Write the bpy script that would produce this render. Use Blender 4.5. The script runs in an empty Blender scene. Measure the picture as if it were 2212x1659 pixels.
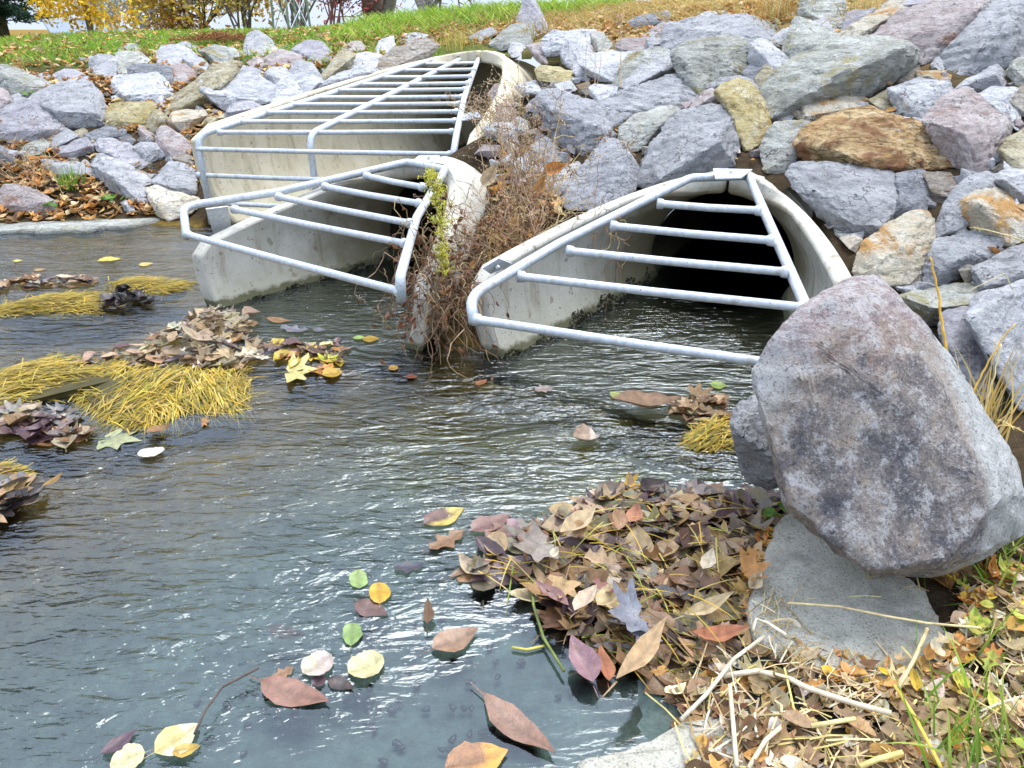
import bpy, bmesh, math, random
import numpy as np
from mathutils import Vector, noise as mnoise
R = math.radians
C = bpy.context.scene.collection
S = bpy.context.scene

# ---------------------------------------------------------------- camera
PITCH = 25.0
CAMH = 1.4
FPX = 1671.0                      # focal length in units of a 2212 x 1659 picture
cam_d = bpy.data.cameras.new('camera')
cam_d.sensor_width = 36.0
cam_d.lens = 36.0 * FPX / 2212.0
cam_d.clip_start = 0.05
cam_d.clip_end = 600.0
cam = bpy.data.objects.new('camera', cam_d)
C.objects.link(cam)
cam.location = (0, 0, CAMH)
cam.rotation_euler = (R(90 - PITCH), 0, 0)
S.camera = cam

# ---------------------------------------------------------------- sky, sun, exposure
SUN_EL, SUN_ROT = 66.0, 40.0
w = bpy.data.worlds.new('World')
S.world = w
w.use_nodes = True
wn = w.node_tree
wn.nodes.clear()
sky = wn.nodes.new('ShaderNodeTexSky')
sky.sky_type = 'NISHITA'
sky.sun_disc = False
sky.sun_elevation = R(SUN_EL)
sky.sun_rotation = R(SUN_ROT)
sky.air_density = 1.0
sky.dust_density = 4.0
hsv = wn.nodes.new('ShaderNodeHueSaturation')
hsv.inputs['Saturation'].default_value = 0.42
hsv.inputs['Value'].default_value = 1.0
ovc = wn.nodes.new('ShaderNodeMix')          # overcast: the blue is veiled by a white cloud layer
ovc.data_type = 'RGBA'
ovc.inputs[0].default_value = 0.8
# CIE overcast: the zenith is about three times as bright as the horizon
wtc = wn.nodes.new('ShaderNodeTexCoord')
wsx = wn.nodes.new('ShaderNodeSeparateXYZ')
wn.links.new(wtc.outputs['Generated'], wsx.inputs[0])
wgr = wn.nodes.new('ShaderNodeMapRange')
for _i, _v in enumerate((0.0, 1.0, 1.55, 3.1)): wgr.inputs[_i + 1].default_value = _v
wn.links.new(wsx.outputs['Z'], wgr.inputs[0])
wov = wn.nodes.new('ShaderNodeVectorMath')
wov.operation = 'SCALE'
wov.inputs[0].default_value = (8.1, 9.2, 11.2)
wn.links.new(wgr.outputs[0], wov.inputs['Scale'])
wn.links.new(wov.outputs[0], ovc.inputs[7])
bgn = wn.nodes.new('ShaderNodeBackground')
bgn.inputs['Strength'].default_value = 0.055
wo = wn.nodes.new('ShaderNodeOutputWorld')
wn.links.new(sky.outputs[0], hsv.inputs['Color'])
wn.links.new(hsv.outputs[0], ovc.inputs[6])
wn.links.new(ovc.outputs[2], bgn.inputs['Color'])
wn.links.new(bgn.outputs[0], wo.inputs['Surface'])
sun_d = bpy.data.lights.new('sun', 'SUN')
sun_d.energy = 2.8
sun_d.angle = R(44)
sun_d.color = (1.0, 0.95, 0.88)
sun = bpy.data.objects.new('sun', sun_d)
C.objects.link(sun)
_d = Vector((math.sin(R(SUN_ROT)) * math.cos(R(SUN_EL)), math.cos(R(SUN_ROT)) * math.cos(R(SUN_EL)), math.sin(R(SUN_EL))))
sun.rotation_euler = _d.to_track_quat('Z', 'Y').to_euler()
S.view_settings.view_transform = 'Standard'
S.view_settings.look = 'None'
S.view_settings.exposure = 0.55
S.view_settings.gamma = 1.0
S.render.engine = 'CYCLES'
S.cycles.max_bounces = 8
S.cycles.transparent_max_bounces = 16
S.cycles.caustics_reflective = False
S.cycles.caustics_refractive = False
S.cycles.use_denoising = True
S.cycles.denoiser = 'OPENIMAGEDENOISE'
S.cycles.denoising_input_passes = 'RGB_ALBEDO_NORMAL'
S.cycles.denoising_prefilter = 'ACCURATE'

# ---------------------------------------------------------------- photograph geometry helpers
_cp, _sp = math.cos(R(PITCH)), math.sin(R(PITCH))
def ray(px, py):
    u = (px - 1106.0) / FPX
    v = (829.5 - py) / FPX
    return Vector((u, _cp + v * _sp, -_sp + v * _cp))
EYE = Vector((0, 0, CAMH))
def at_z(px, py, z):
    d = ray(px, py)
    return EYE + d * ((z - CAMH) / d.z)
def at_y(px, py, y):
    d = ray(px, py)
    return EYE + d * (y / d.y)
def at_t(px, py, t):
    return EYE + ray(px, py) * t

# ---------------------------------------------------------------- object helpers
def tag(o, label=None, cat=None, group=None, kind=None):
    if label: o['label'] = label
    if cat: o['category'] = cat
    if group: o['group'] = group
    if kind: o['kind'] = kind
    return o
def empty(name, loc, label=None, cat=None, group=None):
    o = bpy.data.objects.new(name, None)
    o.empty_display_size = 0.1
    C.objects.link(o)
    o.location = loc
    return tag(o, label, cat, group)
def mesh_obj(name, verts, faces, mat, parent=None, smooth=False, cols=None, origin=None):
    """one mesh object; verts in world space, origin = world position of its origin"""
    me = bpy.data.meshes.new(name)
    org = Vector(origin) if origin is not None else Vector((0, 0, 0))
    if isinstance(verts, np.ndarray):
        vv = verts - np.array(org)
        vv = vv.tolist()
    else:
        vv = [(v[0] - org.x, v[1] - org.y, v[2] - org.z) for v in verts]
    me.from_pydata(vv, [], faces if not isinstance(faces, np.ndarray) else faces.tolist())
    if cols is not None:
        a = me.color_attributes.new('Col', 'FLOAT_COLOR', 'POINT')
        a.data.foreach_set('color', np.asarray(cols, dtype=np.float32).reshape(-1))
    if smooth:
        me.polygons.foreach_set('use_smooth', [True] * len(me.polygons))
    if mat is not None:
        me.materials.append(mat)
    me.update()
    o = bpy.data.objects.new(name, me)
    C.objects.link(o)
    if parent is not None:
        o.parent = parent
        o.location = org - parent_world(parent)
    else:
        o.location = org
    return o
def parent_world(o):
    p = Vector(o.location)
    while o.parent is not None:
        o = o.parent
        p += Vector(o.location)
    return p

class MB:
    """gathers verts, faces and vertex colours for one mesh object"""
    def __init__(self):
        self.v, self.f, self.c = [], [], []
    def add(self, vs, fs, col=None):
        b = len(self.v)
        self.v.extend([tuple(x) for x in vs])
        self.f.extend([tuple(i + b for i in f) for f in fs])
        if col is not None:
            if isinstance(col[0], (tuple, list)):
                self.c.extend([tuple(k[:3]) + (1,) for k in col])
            else:
                self.c.extend([tuple(col[:3]) + (1,)] * len(vs))
    def tube(self, pts, r, n=6, col=None, cap=True):
        pts = [Vector(p) for p in pts]
        m = len(pts)
        rs = r if isinstance(r, (list, tuple)) else [r] * m
        vs, fs = [], []
        prev = None
        for i, p in enumerate(pts):
            a = pts[max(0, i - 1)]
            b = pts[min(m - 1, i + 1)]
            t = (b - a)
            if t.length < 1e-9: t = Vector((0, 0, 1))
            t.normalize()
            if prev is None:
                up = Vector((0, 0, 1)) if abs(t.z) < 0.9 else Vector((1, 0, 0))
                s = t.cross(up).normalized()
            else:
                s = (prev - t * prev.dot(t))
                if s.length < 1e-6: s = t.orthogonal()
                s.normalize()
            prev = s
            q = t.cross(s)
            for k in range(n):
                an = 2 * math.pi * k / n
                vs.append(p + (s * math.cos(an) + q * math.sin(an)) * rs[i])
        for i in range(m - 1):
            for k in range(n):
                k2 = (k + 1) % n
                fs.append((i * n + k, i * n + k2, (i + 1) * n + k2, (i + 1) * n + k))
        if cap:
            fs.append(tuple(range(n))[::-1])
            fs.append(tuple((m - 1) * n + k for k in range(n)))
        self.add(vs, fs, col)
    def box(self, c, ax, ay, az, col=None):
        c = Vector(c)
        vs = [c + Vector(ax) * i + Vector(ay) * j + Vector(az) * k for i in (-.5, .5) for j in (-.5, .5) for k in (-.5, .5)]
        fs = [(0, 1, 3, 2), (4, 6, 7, 5), (0, 4, 5, 1), (2, 3, 7, 6), (0, 2, 6, 4), (1, 5, 7, 3)]
        self.add(vs, fs, col)
    def build(self, name, mat, parent=None, smooth=False, origin=None):
        return mesh_obj(name, self.v, self.f, mat, parent, smooth, self.c if len(self.c) == len(self.v) and self.c else None, origin)

# ---------------------------------------------------------------- materials
class NT:
    def __init__(self, name):
        self.m = bpy.data.materials.new(name)
        self.m.use_nodes = True
        self.t = self.m.node_tree
        self.t.nodes.clear()
        self.out = self.t.nodes.new('ShaderNodeOutputMaterial')
    def n(self, kind, **kw):
        nd = self.t.nodes.new(kind)
        for k, v in kw.items():
            setattr(nd, k, v)
        return nd
    def l(self, a, b):
        self.t.links.new(a, b)
    def val(self, sock, v):
        if hasattr(v, 'links'): self.l(v, sock)
        else: sock.default_value = v
    def noise(self, vec, scale, detail=4, rough=.55, dist=0.0):
        nd = self.n('ShaderNodeTexNoise')
        nd.inputs['Scale'].default_value = scale
        nd.inputs['Detail'].default_value = detail
        nd.inputs['Roughness'].default_value = rough
        nd.inputs['Distortion'].default_value = dist
        if vec is not None: self.l(vec, nd.inputs['Vector'])
        return nd.outputs['Fac']
    def ramp(self, fac, a, b):
        """0 below a, 1 above b"""
        mr = self.n('ShaderNodeMapRange')
        mr.interpolation_type = 'SMOOTHSTEP'
        mr.inputs[1].default_value = a
        mr.inputs[2].default_value = b
        self.l(fac, mr.inputs[0])
        return mr.outputs[0]
    def lin(self, fac, a, b, c, d):
        mr = self.n('ShaderNodeMapRange')
        for i, v in enumerate((a, b, c, d)): mr.inputs[i + 1].default_value = v
        self.l(fac, mr.inputs[0])
        return mr.outputs[0]
    def mix(self, fac, a, b, mode='MIX'):
        mx = self.n('ShaderNodeMix', data_type='RGBA', blend_type=mode)
        self.val(mx.inputs[0], fac)
        for s, v in ((mx.inputs[6], a), (mx.inputs[7], b)):
            if isinstance(v, tuple): s.default_value = v if len(v) == 4 else v + (1,)
            else: self.l(v, s)
        return mx.outputs[2]
    def math(self, op, a, b=0.0):
        m = self.n('ShaderNodeMath', operation=op)
        self.val(m.inputs[0], a)
        self.val(m.inputs[1], b)
        return m.outputs[0]
    def scaled(self, vec, s, rot=(0, 0, 0)):
        mp = self.n('ShaderNodeMapping')
        mp.inputs['Scale'].default_value = s
        mp.inputs['Rotation'].default_value = rot
        self.l(vec, mp.inputs['Vector'])
        return mp.outputs[0]
    def bump(self, h, strength=.5, dist=.01, normal=None):
        b = self.n('ShaderNodeBump')
        b.inputs['Strength'].default_value = strength
        b.inputs['Distance'].default_value = dist
        self.l(h, b.inputs['Height'])
        if normal is not None: self.l(normal, b.inputs['Normal'])
        return b.outputs[0]
    def principled(self, col, rough=.8, normal=None, metal=0.0, spec=.3):
        p = self.n('ShaderNodeBsdfPrincipled')
        if isinstance(col, tuple): p.inputs['Base Color'].default_value = col if len(col) == 4 else col + (1,)
        else: self.l(col, p.inputs['Base Color'])
        self.val(p.inputs['Roughness'], rough)
        p.inputs['Metallic'].default_value = metal
        p.inputs['Specular IOR Level'].default_value = spec
        if normal is not None: self.l(normal, p.inputs['Normal'])
        self.l(p.outputs[0], self.out.inputs['Surface'])
        return p
    def coord(self, which='Object', jitter=True):
        tc = self.n('ShaderNodeTexCoord')
        v = tc.outputs[which]
        if jitter:
            oi = self.n('ShaderNodeObjectInfo')
            ad = self.n('ShaderNodeVectorMath', operation='ADD')
            mu = self.n('ShaderNodeMath', operation='MULTIPLY')
            mu.inputs[1].default_value = 37.0
            self.l(oi.outputs['Random'], mu.inputs[0])
            self.l(v, ad.inputs[0])
            self.l(mu.outputs[0], ad.inputs[1])
            v = ad.outputs[0]
        return v

def mat_rock(name, a, b, stain=None, stain_amt=.5, strata=0.0, speck=1.0, scale=1.0):
    t = NT(name)
    v = t.coord()
    oi = t.n('ShaderNodeObjectInfo')
    n1 = t.noise(v, 5 * scale, 6, .68)
    col = t.mix(t.ramp(n1, .34, .66), a, b)
    # cloudy darker minerals and pale quartz patches
    n0 = t.noise(t.scaled(v, (1, 1, 1.8), (.6, .3, .2)), 9 * scale, 7, .74, .5)
    col = t.mix(t.math('MULTIPLY', t.ramp(n0, .52, .66), .62), col, tuple(k * .36 for k in a))
    col = t.mix(t.math('MULTIPLY', t.ramp(n0, .43, .31), .40), col, (.66, .66, .67))
    # salt and pepper grains
    g = t.noise(v, 70 * scale, 3, .8)
    g2 = t.noise(v, 30 * scale, 4, .75)
    col = t.mix(t.math('MULTIPLY', t.ramp(g, .54, .66),   .45 * speck), col, (.035, .037, .042))
    col = t.mix(t.math('MULTIPLY', t.ramp(g2, .55, .68),   .34 * speck), col, (.70, .71, .73))
    if strata:
        sv = t.scaled(v, (2.2, 2.2, 20), (.35, .2, 0))
        sn = t.noise(sv, 3.2, 6, .7, .4)
        col = t.mix(t.math('MULTIPLY', t.ramp(sn, .5, .64), strata), col, (a[0] * .28, a[1] * .26, a[2] * .25))
        col = t.mix(t.math('MULTIPLY', t.ramp(sn, .42, .30), strata * .7), col, (.70, .68, .64))
    if stain is not None:
        s1 = t.noise(v, 3.4 * scale, 7, .72, .6)
        col = t.mix(t.ramp(s1, .60 - .22 * stain_amt, .72 - .22 * stain_amt), col, stain)
    # hairline cracks
    vo = t.n('ShaderNodeTexVoronoi', feature='DISTANCE_TO_EDGE')
    vo.inputs['Scale'].default_value = 5.5 * scale
    wv = t.n('ShaderNodeVectorMath', operation='ADD')
    nz = t.n('ShaderNodeTexNoise'); nz.inputs['Scale'].default_value = 6.0; nz.inputs['Detail'].default_value = 5.0
    t.l(v, nz.inputs['Vector']); t.l(v, wv.inputs[0])
    sc_ = t.n('ShaderNodeVectorMath', operation='SCALE'); sc_.inputs['Scale'].default_value = .35
    t.l(nz.outputs['Color'], sc_.inputs[0]); t.l(sc_.outputs[0], wv.inputs[1]); t.l(wv.outputs[0], vo.inputs['Vector'])
    crack = t.ramp(vo.outputs['Distance'], .016, .003)
    crack = t.math('MULTIPLY', crack, t.ramp(n1, .46, .6))
    col = t.mix(t.math('MULTIPLY', crack, .75), col, (.05, .045, .04))
    vv = t.lin(oi.outputs['Random'], 0, 1, .84, 1.24)          # each stone its own value
    hs = t.n('ShaderNodeHueSaturation')
    t.l(col, hs.inputs['Color'])
    t.l(vv, hs.inputs['Value'])
    b1 = t.noise(v, 24 * scale, 8, .75)
    b2 = t.noise(t.scaled(v, (1, 1, 3.4), (.5, .3, 0)), 8 * scale, 7, .75, .8)
    hh = t.math('ADD', t.math('MULTIPLY', b1, .5), b2)
    hh = t.math('SUBTRACT', hh, t.math('MULTIPLY', crack, .35))
    nm = t.bump(hh, 1.0, .035)
    t.principled(hs.outputs[0], .85, nm, spec=.2)
    return t.m

ROCK = {
    'b': mat_rock('rock_blue_grey', (.335, .345, .37), (.48, .49, .515), None, 0, .2),
    'l': mat_rock('rock_lavender', (.335, .33, .37), (.48, .475, .515), (.32, .27, .29), .12, .2),
    'g': mat_rock('rock_green_grey', (.30, .31, .275), (.46, .475, .45), (.29, .26, .13), .30, .5),
    't': mat_rock('rock_olive_tan', (.33, .29, .18), (.47, .44, .33), (.23, .18, .09), .35, .45),
    'y': mat_rock('rock_golden', (.44, .36, .15), (.58, .52, .33), (.30, .20, .06), .35, .35),
    'p': mat_rock('rock_mauve', (.35, .29, .285), (.48, .44, .44), (.27, .16, .12), .22, .35),
    'w': mat_rock('rock_pale', (.40, .42, .45), (.58, .59, .62), (.33, .31, .27), .12, .35),
    'd': mat_rock('rock_slate', (.17, .18, .205), (.30, .315, .345), None, 0, .45),
    'n': mat_rock('rock_brown_grey', (.25, .22, .18), (.38, .355, .32), (.22, .15, .09), .4, .65),
    'c': mat_rock('rock_cream', (.50, .45, .34), (.63, .60, .52), (.44, .26, .10), .36, .25),
    'r': mat_rock('rock_rust', (.36, .23, .10), (.52, .40, .22), (.21, .105, .05), .5, .9, .3),
    'k': mat_rock('rock_granite', (.26, .27, .295), (.38, .39, .42), None, 0, 0, 1.25, 1.2),
}

def mat_concrete(name, a, b, stainc, rough=.85):
    t = NT(name)
    v = t.coord('Object', False)
    n1 = t.noise(v, 3.0, 6, .6)
    col = t.mix(t.ramp(n1, .35, .65), a, b)
    st = t.noise(t.scaled(v, (7, 7, .8)), 1.6, 5, .65)       # runs of water down the wall
    col = t.mix(t.math('MULTIPLY', t.ramp(st, .50, .72), .6), col, stainc)
    pits = t.noise(v, 60, 2, .5)
    col = t.mix(t.math('MULTIPLY', t.ramp(pits, .66, .72), .6), col, (.07, .06, .05))
    fine = t.noise(v, 140, 2, .6)
    col = t.mix(t.math('MULTIPLY', t.ramp(fine, .55, .7), .22), col, (.12, .12, .11))
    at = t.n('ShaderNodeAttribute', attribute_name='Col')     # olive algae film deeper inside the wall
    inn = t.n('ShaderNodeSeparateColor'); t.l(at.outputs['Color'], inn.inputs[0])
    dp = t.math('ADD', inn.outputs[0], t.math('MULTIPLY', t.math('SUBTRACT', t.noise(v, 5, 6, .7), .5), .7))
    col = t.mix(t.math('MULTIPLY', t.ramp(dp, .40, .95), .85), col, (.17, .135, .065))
    sp = t.noise(v, 14, 2, .4)                                # drip spots
    col = t.mix(t.math('MULTIPLY', t.ramp(sp, .68, .71), .55), col, (.20, .16, .09))
    sz = t.n('ShaderNodeSeparateXYZ'); t.l(v, sz.inputs[0])   # dark algae band at the water line
    zz = t.math('ADD', sz.outputs['Z'], t.math('MULTIPLY', t.math('SUBTRACT', t.noise(v, 18, 4, .6), .5), .06))
    col = t.mix(t.ramp(zz, .050, .022), col, (.03, .03, .018))
    col = t.mix(t.math('MULTIPLY', t.ramp(zz, .22, .04), .35), col, (.26, .26, .15))
    h = t.math('SUBTRACT', t.noise(v, 30, 6, .7), t.math('MULTIPLY', t.ramp(pits, .62, .72), .6))
    t.principled(col, rough, t.bump(h, .5, .008), spec=.25)
    return t.m
M_PIPE_SHADE = mat_concrete('shaded_pipe_concrete', (.028, .025, .018), (.045, .038, .026), (.015, .013, .01), .6)  # near-black: the shade inside the pipes is put into the concrete colour
M_CONC = mat_concrete('pale_concrete', (.56, .51, .38), (.66, .61, .48), (.30, .25, .16))
M_CONC2 = mat_concrete('weathered_concrete', (.50, .49, .43), (.62, .61, .56), (.24, .20, .12))

def mat_galv():
    t = NT('galvanised_steel')
    v = t.coord('Object', False)
    n1 = t.noise(v, 40, 5, .7)
    col = t.mix(t.ramp(n1, .35, .7), (.50, .55, .60), (.66, .71, .76))
    n2 = t.noise(v, 90, 3, .6)
    col = t.mix(t.math('MULTIPLY', t.ramp(n2, .64, .70), .8), col, (.16, .15, .14))
    n3 = t.noise(v, 9, 4, .6)
    col = t.mix(t.math('MULTIPLY', t.ramp(n3, .57, .72), .55), col, (.30, .26, .21))
    n4 = t.noise(t.scaled(v, (1, 1, .4)), 22, 5, .7)
    col = t.mix(t.math('MULTIPLY', t.ramp(n4, .66, .74), .6), col, (.25, .15, .08))
    t.principled(col, t.lin(n1, 0, 1, .35, .6), t.bump(n2, .25, .003), metal=.25, spec=.5)
    return t.m
M_GALV = mat_galv()

def mat_vcol(name, rough=.75, spec=.25, var=.35, nscale=40, trans=0.0, bump=0.0, spots=0.0):
    """surface coloured by its own vertex colours with a fine mottling; thin leaves let light through"""
    t = NT(name)
    at = t.n('ShaderNodeAttribute', attribute_name='Col')
    v = t.coord('Object', False)
    n1 = t.noise(v, nscale, 4, .6)
    hs = t.n('ShaderNodeHueSaturation')
    t.l(at.outputs['Color'], hs.inputs['Color'])
    t.l(t.lin(n1, .3, .7, 1 - var, 1 + var), hs.inputs['Value'])
    nm = t.bump(n1, bump, .004) if bump else None
    hcol = hs.outputs[0]
    if spots:
        s1 = t.noise(v, 90, 5, .7)
        hcol = t.mix(t.math('MULTIPLY', t.ramp(s1, .57, .68), spots), hcol, (.06, .035, .02))
        s2 = t.noise(v, 26, 5, .65)
        hcol = t.mix(t.math('MULTIPLY', t.ramp(s2, .52, .70), spots * .8), hcol, (.16, .09, .04))
        nm = t.bump(t.math('ADD', s1, s2), .5, .004)
    p = t.principled(hcol, rough, nm, spec=spec)
    if trans:
        tr = t.n('ShaderNodeBsdfTranslucent')
        t.l(hcol, tr.inputs['Color'])
        ms = t.n('ShaderNodeMixShader')
        ms.inputs[0].default_value = trans
        t.l(p.outputs[0], ms.inputs[1])
        t.l(tr.outputs[0], ms.inputs[2])
        t.l(ms.outputs[0], t.out.inputs['Surface'])
    return t.m
M_LEAF = mat_vcol('dry_leaf', .6, .35, .3, 45, .15, 0, .4)
M_WETLEAF = mat_vcol('wet_leaf', .28, .5, .3, 45, .05, 0, .55)
M_BLADE = mat_vcol('grass_blade', .6, .3, .25, 8, .3)
M_STEM = mat_vcol('dry_stem', .8, .2, .3, 30)
M_BARK = mat_vcol('bark', .9, .15, .4, 12, 0, .6)
M_FOLI = mat_vcol('foliage', .65, .25, .3, 3, .35)
M_SHELL = mat_vcol('snail_shell', .3, .5, .3, 80)
# ---------------------------------------------------------------- terrain
_ctl = np.array([
    # creek bed
    (-6, 0.3, -.10), (-3, 0.5, -.10), (-1.5, .8, -.10), (0, .5, -.06), (-1.5, 2, -.11), (-3, 2.5, -.11), (0, 1.9, -.09), (-5, 4, -.10), (-2.6, 4.6, -.11),
    (-1.2, 3.2, -.11), (.3, 2.6, -.10), (-.35, 1.2, -.07), (.1, 1.15, -.03), (.75, 2.5, -.06), (-8, 3, -.10), (-.9, 4.9, -.10), (-1.6, 5.4, -.10), (-3.6, 5.2, -.11), (-6.5, 4.7, -.1),
    # left shore and bank
    (-7.5, 5.2, .02), (-5.2, 5.55, .02), (-4.2, 5.72, .03), (-3.2, 5.92, .03), (-2.6, 6.05, .04), (-2.45, 6.3, .18),
    (-5.5, 6.6, .36), (-4.3, 6.9, .40), (-3, 7.0, .42), (-2.3, 6.9, .50), (-1.95, 7.3, .70), (-5.5, 8.0, .80), (-4.0, 8.2, .82), (-2.7, 8.3, .86), (-1.5, 8.3, .98),
    (-6, 9.2, .98), (-4, 9.6, 1.02), (-2, 9.8, 1.12), (-.8, 9.7, 1.18), (-7, 12, 1.14), (-4, 13, 1.22), (-1.6, 12, 1.42), (-8, 16, 1.22), (-4, 17, 1.26),
    # around the culverts and up the middle
    (-.05, 9.2, 1.10), (.2, 8.2, .98), (.05, 6.8, .78), (.0, 5.8, .78), (-.12, 5.1, .78), (-.42, 5.05, .64), (-.6, 5.4, .50), (.25, 4.8, .56), (-.1, 4.2, .46), (-.05, 3.8, .32), (-.24, 3.55, .04), (-.30, 3.35, -.07), (-.1, 3.0, -.09), (.5, 2.8, -.1), (.95, 2.7, -.09), (-.5, 3.1, -.1), (.2, 3.95, .44),
    (.6, 4.6, .58), (1.25, 4.6, .72), (1.3, 5.0, .80), (.7, 5.5, .80), (.6, 7.0, 1.06), (.5, 8.4, 1.22), (0, 10.4, 1.40), (-.6, 11.5, 1.50), (1.2, 9.2, 1.50), (2.2, 8.2, 1.60), (3.2, 7.4, 1.66),
    (1.5, 6.2, 1.08), (1.9, 7.2, 1.34), (1.65, 4.6, .74), (1.75, 3.9, .56), (1.7, 3.3, .38), (1.55, 2.8, .20), (2.26, 3.9, .68), (2.3, 4.9, .92), (3.2, 4.3, .98), (3, 5.4, 1.20), (3.2, 6.3, 1.45), (4.5, 5, 1.4), (5, 3.5, 1.2),
    (2.6, 3.0, .56), (1.9, 2.75, .34), (1.45, 2.3, .20), (2.2, 2.0, .34), (1.5, 1.7, .15), (3.2, 1.5, .5),
    # near right shore
    (.92, 2.2, -.01), (.78, 1.92, .0), (.62, 1.6, .005), (.42, 1.35, .005), (.34, 1.12, .01), (.3, .9, .02), (1.0, 1.9, .05), (.9, 1.5, .05), (1.2, 1.3, .08), (.75, 1.15, .045), (1.0, .8, .07), (1.8, .9, .15),
    # beyond the crest
    (-10, 22, .9), (-4, 24, .9), (1, 18, 1.3), (4, 13, 1.6), (8, 10, 1.6), (8, 4, 1.5), (0, 35, .4), (-25, 40, .2), (25, 40, .4), (0, 120, -1), (-90, 100, -1), (90, 100, -1), (60, 0, 0), (-40, 5, .2), (0, -30, 0), (-30, -30, -.1), (30, -30, 0),
], dtype=float)
_K = np.sqrt(((_ctl[:, None, :2] - _ctl[None, :, :2]) ** 2).sum(-1)) + np.eye(len(_ctl)) * -0.02
_A = np.zeros((len(_ctl) + 1, len(_ctl) + 1))
_A[:-1, :-1] = _K
_A[-1, :-1] = 1
_A[:-1, -1] = 1
_W = np.linalg.solve(_A, np.append(_ctl[:, 2], 0))
def ground(x, y):
    x = np.asarray(x, float); y = np.asarray(y, float)
    out = np.full(x.shape, _W[-1])
    for i in range(len(_ctl)):
        out = out + _W[i] * np.sqrt((x - _ctl[i, 0]) ** 2 + (y - _ctl[i, 1]) ** 2)
    return out
_ts = np.concatenate([np.arange(1.0, 12, .02), np.arange(12, 60, .2)])
def hit(px, py):
    """where the sight line meets the bank (the near side first)"""
    d = ray(px, py)
    x, y, z = d.x * _ts, d.y * _ts, CAMH + d.z * _ts
    below = z < np.maximum(ground(x, y), -.02)
    i = int(np.argmax(below)) if below.any() else -1
    if i < 0: return None
    return float(_ts[i])

# culverts: toe centre, heading (deg from +y towards +x), length, inner half width at the toe, mouth radius, wall thickness, toe height, mouth centre z, floor z
CULV = {
    'right': dict(c=(.57, 3.005), h=25, L=1.44, w=.76, r=.42, th=.115, ht=.40, zc=.13, fl=-.16),
    'middle': dict(c=(-1.055, 3.70), h=28, L=1.18, w=.68, r=.395, th=.115, ht=.33, zc=.16, fl=-.16),
    'big': dict(c=(-1.30, 5.58), h=16.0, L=3.45, w=1.02, r=.66, th=.12, ht=.70, zc=.36, fl=-.10),
}
def cul_frame(k):
    q = CULV[k]
    a = R(q['h'])
    return Vector((q['c'][0], q['c'][1], 0)), Vector((math.sin(a), math.cos(a), 0)), Vector((math.cos(a), -math.sin(a), 0))

def gauss_axis(dense0, dense1, step, far0, far1, grow=1.18):
    a = list(np.arange(dense0, dense1 + 1e-6, step))
    s = step
    while a[-1] < far1:
        s *= grow
        a.append(a[-1] + s)
    s = step
    while a[0] > far0:
        s *= grow
        a.insert(0, a[0] - s)
    return np.array(a)
gx = gauss_axis(-4.6, 3.4, .05, -250, 250)
gy = gauss_axis(.7, 9.8, .05, -60, 400)
GX, GY = np.meshgrid(gx, gy)
GZ = ground(GX, GY)
_rs = np.random.RandomState(3)
def vnoise(x, y, f, seed=0.0):
    return np.sin(x * f + 1.3 * np.sin(y * f * .7 + seed)) * np.cos(y * f * 1.1 + 1.7 * np.sin(x * f * .6 + seed * 2))
near = np.exp(-((GX / 9) ** 2 + ((GY - 5) / 9) ** 2))
GZ = GZ + near * (.012 * vnoise(GX, GY, 3.1, 1) + .008 * vnoise(GX, GY, 9.3, 2) + .006 * _rs.randn(*GX.shape))
for k, q in CULV.items():
    o, ax, lt = cul_frame(k)
    u = (GX - o.x) * ax.x + (GY - o.y) * ax.y
    v = (GX - o.x) * lt.x + (GY - o.y) * lt.y
    s = np.clip(u / q['L'], 0, 1)
    hw = q['w'] + (q['r'] - q['w']) * s + .04
    lower = (np.abs(v) < hw) & (u > -.15) & (u < q['L'] - .02)
    GZ = np.where(lower, np.minimum(GZ, -.22), GZ)
    top = q['zc'] + q['r'] + q['th']
    hs = q['ht'] + (top - q['ht']) * s
    side = (np.abs(v) < hw + .28) & (u > -.1) & (u < q['L'] + .02) & ~lower     # fill against the walls stays below their top
    GZ = np.where(side, np.minimum(GZ, hs - .08 - .10 * (1 - s)), GZ)
ny, nx = GX.shape
idx = np.arange(ny * nx).reshape(ny, nx)
fc = np.stack([idx[:-1, :-1], idx[:-1, 1:], idx[1:, 1:], idx[1:, :-1]], -1).reshape(-1, 4)
_fx, _fy, _fz = GX.reshape(-1)[fc].mean(1), GY.reshape(-1)[fc].mean(1), GZ.reshape(-1)[fc]
_open = np.zeros(len(fc), bool)                     # leave the pipes open where they enter the bank
for k, q in CULV.items():
    o, ax, lt = cul_frame(k)
    u = (_fx - o.x) * ax.x + (_fy - o.y) * ax.y
    v = (_fx - o.x) * lt.x + (_fy - o.y) * lt.y
    _open |= (np.abs(v) < q['r'] + .03) & (np.abs(u - q['L']) < .16) & ((_fz.max(1) - _fz.min(1)) > .12)
fc = fc[~_open]
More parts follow.
